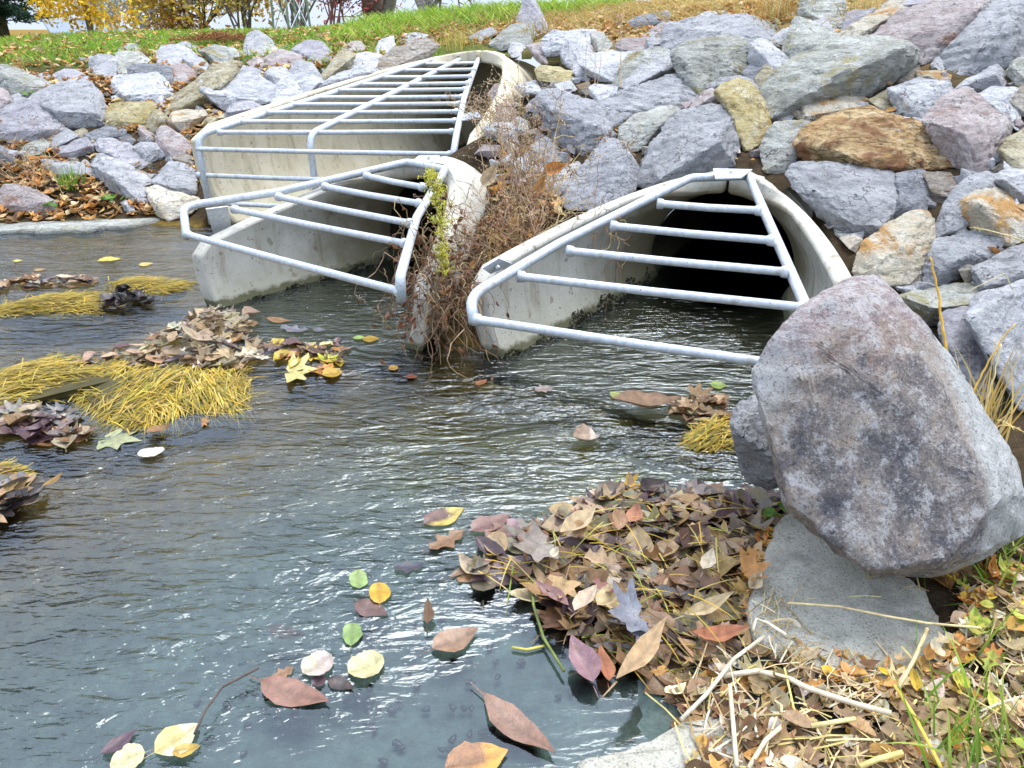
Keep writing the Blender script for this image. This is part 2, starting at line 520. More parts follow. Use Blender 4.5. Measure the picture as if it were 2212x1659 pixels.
# zones: silt under water, leaf mould on the banks, turf on the lawn, straw on the crest
lawn = 1 / (1 + np.exp(-((GY - (9.1 + .25 * np.sin(GX * 1.3) - .06 * (GX + 3))) * 3.0)))
right = 1 / (1 + np.exp(-(GX + 1.1 + (GY - 11) * -.05) * 2.2))
wet = 1 / (1 + np.exp((GZ - .015) * 120))
silt_sky = np.array((.125, .185, .18)); silt1 = np.array((.22, .14, .03)); silt2 = np.array((.17, .165, .025)); mould = np.array((.050, .035, .020)); turf = np.array((.075, .135, .022)); straw = np.array((.34, .24, .09))  # foreground silt: grey-green bed with the sky's blue reflection coloured in
_up = 1 / (1 + np.exp(-(GY - .45 * GX - 2.55 + .25 * np.sin(GX * 3)) * 4.0))          # silt upstream is brown, algae in front of the pipes
_al = np.exp(-(((GX - .2) / .8) ** 2 + ((GY - 2.6) / .45) ** 2))
silt = silt_sky * (1 - _up[..., None]) + silt1 * _up[..., None]
silt = silt * (1 - _al[..., None] * .8) + silt2 * _al[..., None] * .8
crest = 1 / (1 + np.exp(-(GZ - 1.22) * 14)) * right
fargreen = 1 / (1 + np.exp(-(GY - 11.2 - .3 * GX) * 2.0))
col = mould[None, None] * (1 - lawn[..., None]) + turf[None, None] * lawn[..., None]
col = col * (1 - crest[..., None]) + straw * crest[..., None]
col = col * (1 - (fargreen * right)[..., None]) + np.array((.10, .16, .03)) * (fargreen * right)[..., None]
col = col * (1 - wet[..., None]) + silt * wet[..., None]
col4 = np.concatenate([col, np.ones(col.shape[:2] + (1,))], -1).reshape(-1, 4)

def mat_ground():
    t = NT('ground_soil')
    at = t.n('ShaderNodeAttribute', attribute_name='Col')
    v = t.coord('Object', False)
    n1 = t.noise(v, 2.2, 6, .65)
    n2 = t.noise(v, 24, 6, .7)
    n3 = t.noise(v, 120, 3, .7)
    hs = t.n('ShaderNodeHueSaturation')
    t.l(at.outputs['Color'], hs.inputs['Color'])
    t.l(t.math('MULTIPLY', t.lin(n1, .3, .7, .62, 1.4), t.lin(n2, .3, .7, .6, 1.4)), hs.inputs['Value'])
    col = t.mix(t.math('MULTIPLY', t.ramp(n3, .58, .70), .35), hs.outputs[0], (.22, .20, .14))
    t.principled(col, .95, t.bump(t.math('ADD', n2, t.math('MULTIPLY', n3, .5)), .8, .02), spec=.1)
    return t.m
g = mesh_obj('ground', np.stack([GX, GY, GZ], -1).reshape(-1, 3), fc, mat_ground(), smooth=True, cols=col4)
tag(g, kind='structure')

# ---------------------------------------------------------------- water
def mat_water():
    t = NT('creek_water')
    v = t.coord('Object', False)
    # ripples run across the flow (from the culverts towards the viewer's left); calm near the right shore
    w1 = t.noise(t.scaled(v, (5.5, 15, 1), (0, 0, R(-14))), 1.0, 3, .5, 1.0)
    w2 = t.noise(t.scaled(v, (15, 38, 1), (0, 0, R(9))), 1.0, 3, .5, .8)
    w3 = t.noise(t.scaled(v, (2.4, 5.0, 1), (0, 0, R(20))), 1.0, 4, .55, .6)
    sx = t.n('ShaderNodeSeparateXYZ')
    t.l(v, sx.inputs[0])
    cover = t.noise(t.scaled(v, (1.1, 1.6, 1)), 1.0, 3, .5)
    stream = t.ramp(t.math('ADD', sx.outputs['Y'], t.math('MULTIPLY', sx.outputs['X'], -.9)), 1.40, 1.95)
    back = t.ramp(sx.outputs['Y'], 5.3, 4.2)
    amp = t.math('MULTIPLY', stream, t.lin(cover, .3, .7, .45, 1.1))
    amp = t.math('MULTIPLY', amp, t.lin(back, 0, 1, .45, 1.0))
    amp = t.math('ADD', t.math('MULTIPLY', amp, .95), .05)
    sd = t.math('ADD', t.math('ADD', t.math('MULTIPLY', sx.outputs['X'], .55), t.math('MULTIPLY', sx.outputs['Y'], .83)), -2.36)   # small rapid over the sill of the pipes
    sd = t.math('ADD', sd, t.math('MULTIPLY', t.math('SUBTRACT', w3, .5), .35))
    band = t.math('MULTIPLY', t.ramp(t.math('ABSOLUTE', sd), .20, .04), t.ramp(sx.outputs['X'], -.5, .1))
    amp = t.math('ADD', amp, t.math('MULTIPLY', band, 1.3))
    h = t.math('ADD', w1, t.math('MULTIPLY', w2, .42))
    h = t.math('ADD', h, t.math('MULTIPLY', w3, 1.3))
    h = t.math('MULTIPLY', h, amp)
    nm = t.bump(h, 1.0, .023)
    fr = t.n('ShaderNodeFresnel')
    fr.inputs['IOR'].default_value = 2.0
    t.l(nm, fr.inputs['Normal'])
    gl = t.n('ShaderNodeBsdfGlossy')
    gl.inputs['Roughness'].default_value = .09
    gl.inputs['Color'].default_value = (.84, .93, 1, 1)
    t.l(nm, gl.inputs['Normal'])
    tr = t.n('ShaderNodeBsdfTransparent')
    tr.inputs['Color'].default_value = (.90, .95, .92, 1)
    ms = t.n('ShaderNodeMixShader')
    t.l(fr.outputs[0], ms.inputs[0])
    t.l(tr.outputs[0], ms.inputs[1])
    t.l(gl.outputs[0], ms.inputs[2])
    t.l(ms.outputs[0], t.out.inputs['Surface'])
    return t.m
wx = np.linspace(-26, 3.2, 200); wy = np.linspace(-8, 9.6, 140)
WX, WY = np.meshgrid(wx, wy)
WZ = .003 * vnoise(WX, WY, 4.2, .3)
idx = np.arange(WX.size).reshape(WX.shape)
wf = np.stack([idx[:-1, :-1], idx[:-1, 1:], idx[1:, 1:], idx[1:, :-1]], -1).reshape(-1, 4)
wt = mesh_obj('creek_water', np.stack([WX, WY, WZ], -1).reshape(-1, 3), wf, mat_water(), smooth=True)
tag(wt, kind='structure')
# ---------------------------------------------------------------- concrete flared end sections and their steel racks
def culvert_section(q, s, outer=0.0, n=40):
    """points of the U (later O) shaped section at station s (0 = toe, 1 = pipe mouth), as (lateral, height)"""
    e = min(max(s, 0.0), 1.0)
    if outer: outer = outer * (.72 + .28 * e)
    w_ = q['w'] + (q['r'] - q['w']) * (e ** .9) + outer
    zc = q['ht'] + .02 + (q['zc'] - q['ht'] - .02) * (e ** 1.1)
    up = q['r'] + outer                                 # height above centre at the crown
    dn = zc - q['fl'] + outer
    crown_o = q['zc'] + q['r'] + q['th']
    crown_i = q['zc'] + q['r']
    top = q['ht'] + (crown_o - q['ht']) * e
    top = min(top, zc + up * .9995) if outer == 0 else min(top, zc + up * .9995)
    if outer:
        zc0, top0 = zc, q['ht'] + (crown_i - q['ht']) * e
        k = (top0 - zc0) / q['r']
    else:
        top = q['ht'] + (crown_i - q['ht']) * e
        k = (top - zc) / up
    k = min(k, .9998)
    A = math.pi / 2 + math.asin(max(-1, min(1, k))) if k > 0 else math.pi / 2 + k
    p = 2.0 / (3.2 - 1.2 * e)
    pts = []
    for i in range(n + 1):
        a = -A + 2 * A * i / n
        sa, ca = math.sin(a), math.cos(a)
        x = w_ * (abs(sa) ** p) * (1 if sa > 0 else -1) if abs(a) < math.pi / 2 else w_ * sa
        z = zc - (dn * (abs(ca) ** p) if ca > 0 else up * ca)
        pts.append((x, z))
    return pts
def build_culvert(key, label, mat):
    q = CULV[key]
    o, ax, lt = cul_frame(key)
    root = empty('pipe_culvert', o, label, 'culvert', 'concrete culverts under the embankment')
    N, NS = 40, 26
    mb = MB()
    ins, outs = [], []
    stations = [1 - (1 - i / NS) ** 1.5 for i in range(NS + 1)]
    stations.append(1 + .14 / q['L'])
    for s in stations:
        P = [o + ax * (s * q['L']) + lt * x + Vector((0, 0, z)) for x, z in culvert_section(q, s, 0, N)]
        Q = [o + ax * (s * q['L']) + lt * x + Vector((0, 0, z)) for x, z in culvert_section(q, s, q['th'], N)]
        for e in (0, N):                                 # both sides of the wall end at one height
            h = max(P[e].z, Q[e].z)
            f_ = min(1, max(0, (.95 - s) / .25))
            P[e].z += (h - P[e].z) * f_; Q[e].z += (h - Q[e].z) * f_
        ins.append(P); outs.append(Q)
    vs, fs = [], []
    for row in ins + outs: vs.extend(row)
    M = N + 1
    K = len(stations)
    for i in range(K - 1):
        for j in range(N):
            a, b = i * M + j, i * M + j + 1
            fs.append((a, b, b + M, a + M))
            c_, d_ = (K + i) * M + j, (K + i) * M + j + 1
            fs.append((c_, c_ + M, d_ + M, d_))
        for j in (0, N):                                 # rim between the faces
            a, c_ = i * M + j, (K + i) * M + j
            fs.append((a, a + M, c_ + M, c_) if j == 0 else (a, c_, c_ + M, a + M))
    for j in range(N):                                   # toe face
        fs.append((j, K * M + j, K * M + j + 1, j + 1))
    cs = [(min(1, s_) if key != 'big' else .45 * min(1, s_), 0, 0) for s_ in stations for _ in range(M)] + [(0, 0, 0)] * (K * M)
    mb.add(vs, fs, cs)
    wing = mb.build('flared_wall', mat, root, origin=o)
    bm = bmesh.new(); bm.from_mesh(wing.data)
    bmesh.ops.remove_doubles(bm, verts=bm.verts, dist=.0005)
    bmesh.ops.recalc_face_normals(bm, faces=bm.faces)
    bm.to_mesh(wing.data); bm.free()
    wing.data.polygons.foreach_set('use_smooth', [True] * len(wing.data.polygons))
    wing.data.set_sharp_from_angle(angle=R(38))
    bv = wing.modifiers.new('edge', 'BEVEL'); bv.width = .018; bv.segments = 2; bv.limit_method = 'ANGLE'; bv.angle_limit = R(42)
    # the barrel that runs on under the embankment
    mb = MB()
    L2 = 6.0 if key != 'big' else 1.15
    n = 40
    vs, fs = [], []
    for u in (q['L'] + .10, q['L'] + L2 * .4, q['L'] + L2):
        for rr in (q['r'] - .004, q['r'] + q['th'] - .004):
            for k in range(n):
                a = 2 * math.pi * k / n
                vs.append(o + ax * u + lt * (rr * math.sin(a)) + Vector((0, 0, q['zc'] - rr * math.cos(a))))
    for i in range(2):
        for ring in (0,):
            for k in range(n):
                k2 = (k + 1) % n
                a = (i * 2 + ring) * n
                b = ((i + 1) * 2 + ring) * n
                f = (a + k, a + k2, b + k2, b + k)
                fs.append(f if ring == 0 else f[::-1])
    e = 2 * 2 * n
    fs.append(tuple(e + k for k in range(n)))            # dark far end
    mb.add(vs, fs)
    mb.build('pipe_barrel', M_PIPE_SHADE if key != 'big' else mat, root, smooth=False, origin=o + ax * q['L'])
    return root

def waterline_crust(root, key, side, s0, s1, height, mat, seed):
    """dark algae and mussels where the water meets the inside of the wall"""
    q = CULV[key]; o, ax, lt = cul_frame(key)
    rnd = random.Random(seed)
    mb = MB()
    n = int(1100 * (s1 - s0) * q['L'] / 1.2)
    for i in range(n):
        s = s0 + (s1 - s0) * rnd.random()
        sec = culvert_section(q, s, 0, 60)
        h = -.02 + rnd.random() ** 1.6 * height * (.35 + .65 * (s - s0) / (s1 - s0)) * (.75 + .35 * math.sin(s * 31 + seed))
        half = sec[:31] if side < 0 else sec[30:]
        x, z = min(half, key=lambda p: abs(p[1] - h))
        c = o + ax * (s * q['L']) + lt * (x * .995) + Vector((0, 0, h))
        r = .006 + .010 * rnd.random()
        d = Vector((rnd.uniform(-1, 1), rnd.uniform(-1, 1), rnd.uniform(-.4, 1))).normalized() * r
        e = d.orthogonal().normalized() * r * .6
        f = d.cross(e).normalized() * r * .6
        col = (.018 + .02 * rnd.random(),) * 2 + (.012,)
        mb.add([c + d, c - d, c + e, c - e, c + f, c - f], [(0, 2, 4), (0, 4, 3), (0, 3, 5), (0, 5, 2), (1, 4, 2), (1, 3, 4), (1, 5, 3), (1, 2, 5)], col)
    return mb.build('waterline_crust', M_SHELL, root, origin=o)

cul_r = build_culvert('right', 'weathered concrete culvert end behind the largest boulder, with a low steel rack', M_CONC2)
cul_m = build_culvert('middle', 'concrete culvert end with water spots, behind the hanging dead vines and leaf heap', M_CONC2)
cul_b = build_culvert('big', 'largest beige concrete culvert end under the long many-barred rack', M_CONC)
waterline_crust(cul_r, 'right', -1, .0, 1.0, .10, M_SHELL, 1)
waterline_crust(cul_m, 'middle', -1, .0, 1.0, .055, M_SHELL, 2)

def rack(name, label, rails, bars, plates, rr, br, origin):
    root = empty(name, origin, label, 'trash rack', 'steel racks over the culvert mouths')
    for pts in rails:
        mb = MB(); mb.tube(pts, rr, 12)
        mb.build('side_rail', M_GALV, root, True, origin=pts[0])
    for a, b in bars:
        mb = MB(); m_ = (Vector(a) + Vector(b)) / 2 + Vector((0, 0, -.003))
        d_ = (Vector(b) - Vector(a)).normalized()
        a_, b_ = Vector(a), Vector(b)
        mb.tube([a_, a_ + d_ * rr * 1.05, a_ + d_ * rr * 1.5, m_, b_ - d_ * rr * 1.5, b_ - d_ * rr * 1.05, b_], [br * 1.45, br * 1.38, br, br, br, br * 1.38, br * 1.45], 12)   # weld beads at both ends
        mb.build('bar', M_GALV, root, True, origin=a)
    for quad, th in plates:
        q0 = [Vector(p) for p in quad]
        nrm = (q0[1] - q0[0]).cross(q0[3] - q0[0]).normalized() * th
        mb = MB()
        mb.add([p for p in q0] + [p + nrm for p in q0], [(0, 3, 2, 1), (4, 5, 6, 7), (0, 1, 5, 4), (1, 2, 6, 5), (2, 3, 7, 6), (3, 0, 4, 7)])
        c_ = sum(q0, Vector()) / 4
        for sx in (.0,):
            mb.tube([c_ + nrm, c_ + nrm * 3.2], .011, 6)
        mb.build('anchor_plate', M_GALV, root, origin=q0[0])
    return root
def arc(pts, k=.35, n=5):
    """round off the inner corners of a polyline"""
    pts = [Vector(p) for p in pts]
    out = [pts[0]]
    for i in range(1, len(pts) - 1):
        a, b, c_ = pts[i - 1], pts[i], pts[i + 1]
        d1 = min((a - b).length * .45, k); d2 = min((c_ - b).length * .45, k)
        p0 = b + (a - b).normalized() * d1
        p2 = b + (c_ - b).normalized() * d2
        for j in range(n + 1):
            t = j / n
            out.append(p0 * (1 - t) ** 2 + b * 2 * t * (1 - t) + p2 * t * t)
    out.append(pts[-1])
    return out
CZ = lambda px, py, c_: at_z(px, py, CAMH - c_)
# right rack
CZ0 = CZ
CZ = lambda px, py, c_: CZ0(px, py, c_ * .885)
c1, dc = .87, .07
P = [(1420, 440, 1645, 455), (1320, 488, 1672, 520), (1225, 542, 1703, 588), (1120, 597, 1742, 665)]
barsR = []
for i, (a, b, c_, d_) in enumerate(P):
    cc = c1 + dc * i
    barsR.append((CZ(a, b, cc), CZ(c_, d_, cc)))
l5 = CZ(1024, 690, 1.17); r5 = CZ(1670, 785, 1.17)
r5 = l5 + (r5 - l5) * 1.16
barsR.append((l5, r5))
crL, crR = CZ(1492, 384, .815), CZ(1617, 380, .815)
railR = [l5 + Vector((0, 0, -.015)), CZ(1015, 640, 1.095), CZ(1060, 602, 1.10)] + [CZ(1210, 525, 1.01), CZ(1405, 427, .875), crL, crR] + [barsR[1][1], barsR[3][1], r5]
railR = [railR[0]] + arc([railR[0], railR[1], railR[3]], .09)[1:-1] + arc([railR[3], crL, crR, barsR[3][1], r5], .035, 3)
pl_r = [([CZ(1545, 388, .80), CZ(1600, 386, .80), at_z(1625, 368, .70), at_z(1540, 366, .70)], .006),
        ([CZ(1058, 590, 1.085), CZ(1105, 568, 1.07), CZ(1075, 556, 1.0), CZ(1040, 577, 1.01)], .006)]
rack_r = rack('trash_rack', 'short galvanised steel rack with five bars, its lower end passing behind the largest boulder', [railR], barsR, pl_r, .0215, .0175, l5)
CZ = CZ0
# middle rack
P = [(790, 380, 915, 405), (700, 403, 908, 440), (600, 425, 888, 483), (505, 452, 878, 527)]
barsM = []
for i, (a, b, c_, d_) in enumerate(P):
    cc = .80 + .04 * i
    barsM.append((CZ(a, b, cc), CZ(c_, d_, cc)))
l5 = CZ(402, 506, .985); r5 = CZ(866, 630, .985)
barsM.append((l5, r5))
crL, crR = CZ(880, 350, .752), CZ(962, 366, .752)
railM = [l5 + Vector((0, 0, -.012))] + arc([l5 + Vector((0, 0, -.012)), CZ(395, 446, .93), CZ(600, 415, .872)], .10)[1:-1] + arc([CZ(600, 415, .872), crL, crR, CZ(900, 470, .88), r5 + Vector((0, 0, .06)), r5 + Vector((0, 0, -.04))], .03, 3)
pl_m = [([CZ(895, 347, .745), CZ(958, 356, .745), at_z(950, 338, .672), at_z(905, 338, .672)], .006),
        ([CZ(445, 452, .90), CZ(492, 446, .90), CZ(500, 490, 1.03), CZ(462, 506, 1.06)], .006)]
rack_m = rack('trash_rack', 'galvanised steel rack with a rounded corner overhanging the water, vines on its end', [railM], barsM, pl_m, .0215, .0175, l5)
# big rack: (y of the bar, left px, right px, drop below the eye)
B = [(137, 912, 1032, .372), (151, 873, 1026, .402), (166, 827, 1019, .435), (181, 779, 1013, .468), (194, 731, 1007, .502), (210, 681, 1001, .540), (225, 628, 995, .575), (242, 576, 990, .612), (262, 521, 986, .655), (285, 470, 980, .70)]
barsB = [(CZ(a, y + 1, c_), CZ(b, y - 1, c_)) for y, a, b, c_ in B]
cornerL = CZ(425, 293, .725)
footL = cornerL + Vector((.03, -.06, -.62))
frontR = CZ(982, 334, .80)
for py_l, dz in ((322, -.085), (378, -.27), (437, -.455)):
    a = at_y(426, py_l, cornerL.y - .01)
    b = CZ(976, 333, .80)
    d_ = Vector((b.x - a.x, b.y - a.y, 0))
    if py_l > 330:
        b = a + d_ * .62
    else:
        b = CZ(976, 333, .80)
    barsB.append((a, b))
crL, crR = CZ(1004, 119, .312), CZ(1037, 117, .312)
railB1 = arc([footL, cornerL, CZ(700, 207, .53), CZ(940, 127, .335), crR], .10)
railB2 = [crR, CZ(1003, 211, .545), CZ(986, 290, .705), CZ(979, 335, .80)]
midc = CZ(668, 291, .708)
railB3 = arc([CZ(1012, 119, .318), CZ(860, 196, .505), midc, midc + Vector((.02, -.06, -.55))], .09)
pl_b = [([CZ(985, 262, .66), CZ(992, 248, .64), CZ(1030, 238, .56), CZ(1040, 252, .58)], .007), ([CZ(985, 120, .305), CZ(1010, 112, .30), CZ(1030, 108, .29), CZ(1008, 116, .295)], .006)]
rack_b = rack('trash_rack', 'longest galvanised steel rack with many closely spaced bars and a bent middle rail', [railB1, railB2, railB3], barsB, pl_b, .024, .0165, footL)
# ---------------------------------------------------------------- riprap: each stone from its own outline, distance, size and thickness
def tile(k, pts):
    x0, y0, s = {1: (0, 0, .25), 2: (553, 0, .25), 3: (1106, 0, .25), 4: (1659, 0, .25), 5: (0, 138.2, .25), 6: (1106, 276.5, .25), 7: (1659, 276.5, .4358), 8: (1659, 548.6, .4358), 0: (0, 0, 1)}[k]
    return [(x0 + pts[i] * s, y0 + pts[i + 1] * s) for i in range(0, len(pts), 2)]

def rock_mesh(name, px, t0, seed, mat, label, thick=.62, ridge=None, round_=.35, rough=1.0, lean=.55, group='riprap stones on the banks', cat='rock', px_len=2.7, inset=.58, grow=1.14):
    rnd = random.Random(seed)
    xs = [p[0] for p in px]; ys = [p[1] for p in px]
    cx, cy = sum(xs) / len(xs), sum(ys) / len(ys)
    wpx, hpx = max(xs) - min(xs), max(ys) - min(ys)
    size = math.sqrt(wpx * hpx) / FPX * t0                     # world size
    Rr = size * .5
    fx, fy = (rnd.uniform(-.16, .16), rnd.uniform(-.02, .22)) if ridge is None else ridge
    pts = []
    # long axis of the outline
    sxx = sum((p[0] - cx) ** 2 for p in px); syy = sum((p[1] - cy) ** 2 for p in px); sxy = sum((p[0] - cx) * (p[1] - cy) for p in px)
    th = .5 * math.atan2(2 * sxy, sxx - syy)
    ux, uy = math.cos(th), math.sin(th)
    if abs(uy) > .8: ux, uy = .9, .43
    if ux < 0: ux, uy = -ux, -uy
    half = max(abs((p[0] - cx) * ux + (p[1] - cy) * uy) for p in px)
    ridged = ridge is None and rnd.random() < .8
    n = len(px)
    def deep(y, lo, hi):                                       # far at the top, undercut at the foot
        up = (cy - y) / max(hpx, 1) * 2
        return hi * up if up > 0 else -lo * up
    for x, y in px:
        x = cx + (x - cx) * grow; y = cy + (y - cy) * grow
        if ridged: dd = deep(y, .12, .95) + rnd.uniform(-.12, .12)
        else: dd = lean * 2 * (cy - y) / max(hpx, 1) + rnd.uniform(-.16, .16)
        pts.append(at_t(x, y, min(t0 + Rr * dd, (hit(x, y) or 99) - .01)))
    if ridged:
        k = rnd.choice((2, 2, 3, 3, 4))
        drop = rnd.uniform(-.06, .24)
        for i in range(k):
            f = (i / (k - 1) - .5) * 2 * rnd.uniform(.42, .72)
            x = cx + ux * f * half + rnd.uniform(-.05, .05) * wpx
            y = cy + uy * f * half + (drop + rnd.uniform(-.09, .09)) * hpx
            pts.append(at_t(x, y, t0 - Rr * thick * 1.5 * rnd.uniform(.75, 1.25)))
        for i in range(rnd.randint(0, 2)):
            x = cx + rnd.uniform(-.3, .3) * wpx; y = cy - rnd.uniform(.05, .3) * hpx
            pts.append(at_t(x, y, t0 + Rr * (deep(y, .1, .95) - .42)))
    for i, (x, y) in enumerate(px):
        if not ridged:
            f = inset * rnd.uniform(.6, 1.3)
            xx, yy = cx + fx * wpx + (x - cx) * f, cy + fy * hpx + (y - cy) * f
            up = (cy - yy) / max(hpx, 1)
            if rnd.random() < .6 or i in (0, n // 3, 2 * n // 3):
                pts.append(at_t(xx, yy, t0 + Rr * (lean * 2 * up - thick * rnd.uniform(.72, 1.12))))
        f2 = .66 * rnd.uniform(.8, 1.15)
        xx, yy = cx + (x - cx) * f2, cy + (y - cy) * f2
        up = (cy - yy) / max(hpx, 1)
        pts.append(at_t(xx, yy, t0 + Rr * (lean * 2 * up + .95 * rnd.uniform(.8, 1.2))))
    org = at_t(cx, cy, t0)
    bm = bmesh.new()
    for p in pts: bm.verts.new(p - org)
    r = bmesh.ops.convex_hull(bm, input=bm.verts)
    junk = [e for e in r['geom_interior'] + r['geom_unused'] if isinstance(e, bmesh.types.BMVert)]
    bmesh.ops.delete(bm, geom=list(set(junk)), context='VERTS')
    # merge nearly flat facets, soften the arrises a little
    bmesh.ops.dissolve_limit(bm, angle_limit=R(7), verts=bm.verts, edges=bm.edges)
    mine = min(wpx, hpx) / FPX * t0
    bmesh.ops.bevel(bm, geom=list(bm.edges), offset=mine * .03 * (1 + round_), segments=2, profile=.6, affect='EDGES', clamp_overlap=True)
    bmesh.ops.triangulate(bm, faces=bm.faces)
    L = max(t0 / FPX * px_len * 2.16, size / 26)
    for it in range(7):
        es = [e for e in bm.edges if e.calc_length() > L * 1.45]
        if not es: break
        bmesh.ops.subdivide_edges(bm, edges=es, cuts=1)
        bmesh.ops.triangulate(bm, faces=[f for f in bm.faces if len(f.verts) > 3])
    bmesh.ops.remove_doubles(bm, verts=bm.verts, dist=L * .12)
    for it in range(1):
        bmesh.ops.smooth_vert(bm, verts=bm.verts, factor=.4, use_axis_x=True, use_axis_y=True, use_axis_z=True)
    bm.normal_update()
    off = Vector((rnd.uniform(-90, 90), rnd.uniform(-90, 90), rnd.uniform(-90, 90)))
    strat = Vector((rnd.uniform(-.5, .5), rnd.uniform(-.4, .4), 1)).normalized()
    f1 = 2.2 / size; f2 = 7 / size
    amp = size * rough
    ledge = rnd.choice((.0, .012, .022, .034))
    dsp = []
    for v in bm.verts:
        p = v.co
        a = mnoise.noise(p * f1 + off) * .045
        q = p * f2 + off
        q2 = q + strat * (q.dot(strat) * 1.6)
        b = (abs(mnoise.noise(q2)) - .22) * -.034
        c_ = mnoise.noise(p * (19 / size) + off) * .012
        st = (p.dot(strat) + mnoise.noise(p * (3 / size) + off) * size * .10) * (7.5 / size)
        fr = st - math.floor(st)
        led = (min(fr * 5, 1) - fr) * ledge                    # broken ledges along the bedding
        dsp.append((a + b + c_ + led) * amp)
    for v, d in zip(bm.verts, dsp): v.co += v.normal * d
    me = bpy.data.meshes.new(name)
    bm.to_mesh(me); bm.free()
    me.polygons.foreach_set('use_smooth', [True] * len(me.polygons))
    me.set_sharp_from_angle(angle=R(32))
    me.materials.append(mat)
    o = bpy.data.objects.new(name, me)
    C.objects.link(o)
    o.location = org
    tag(o, label, cat, group)
    return o

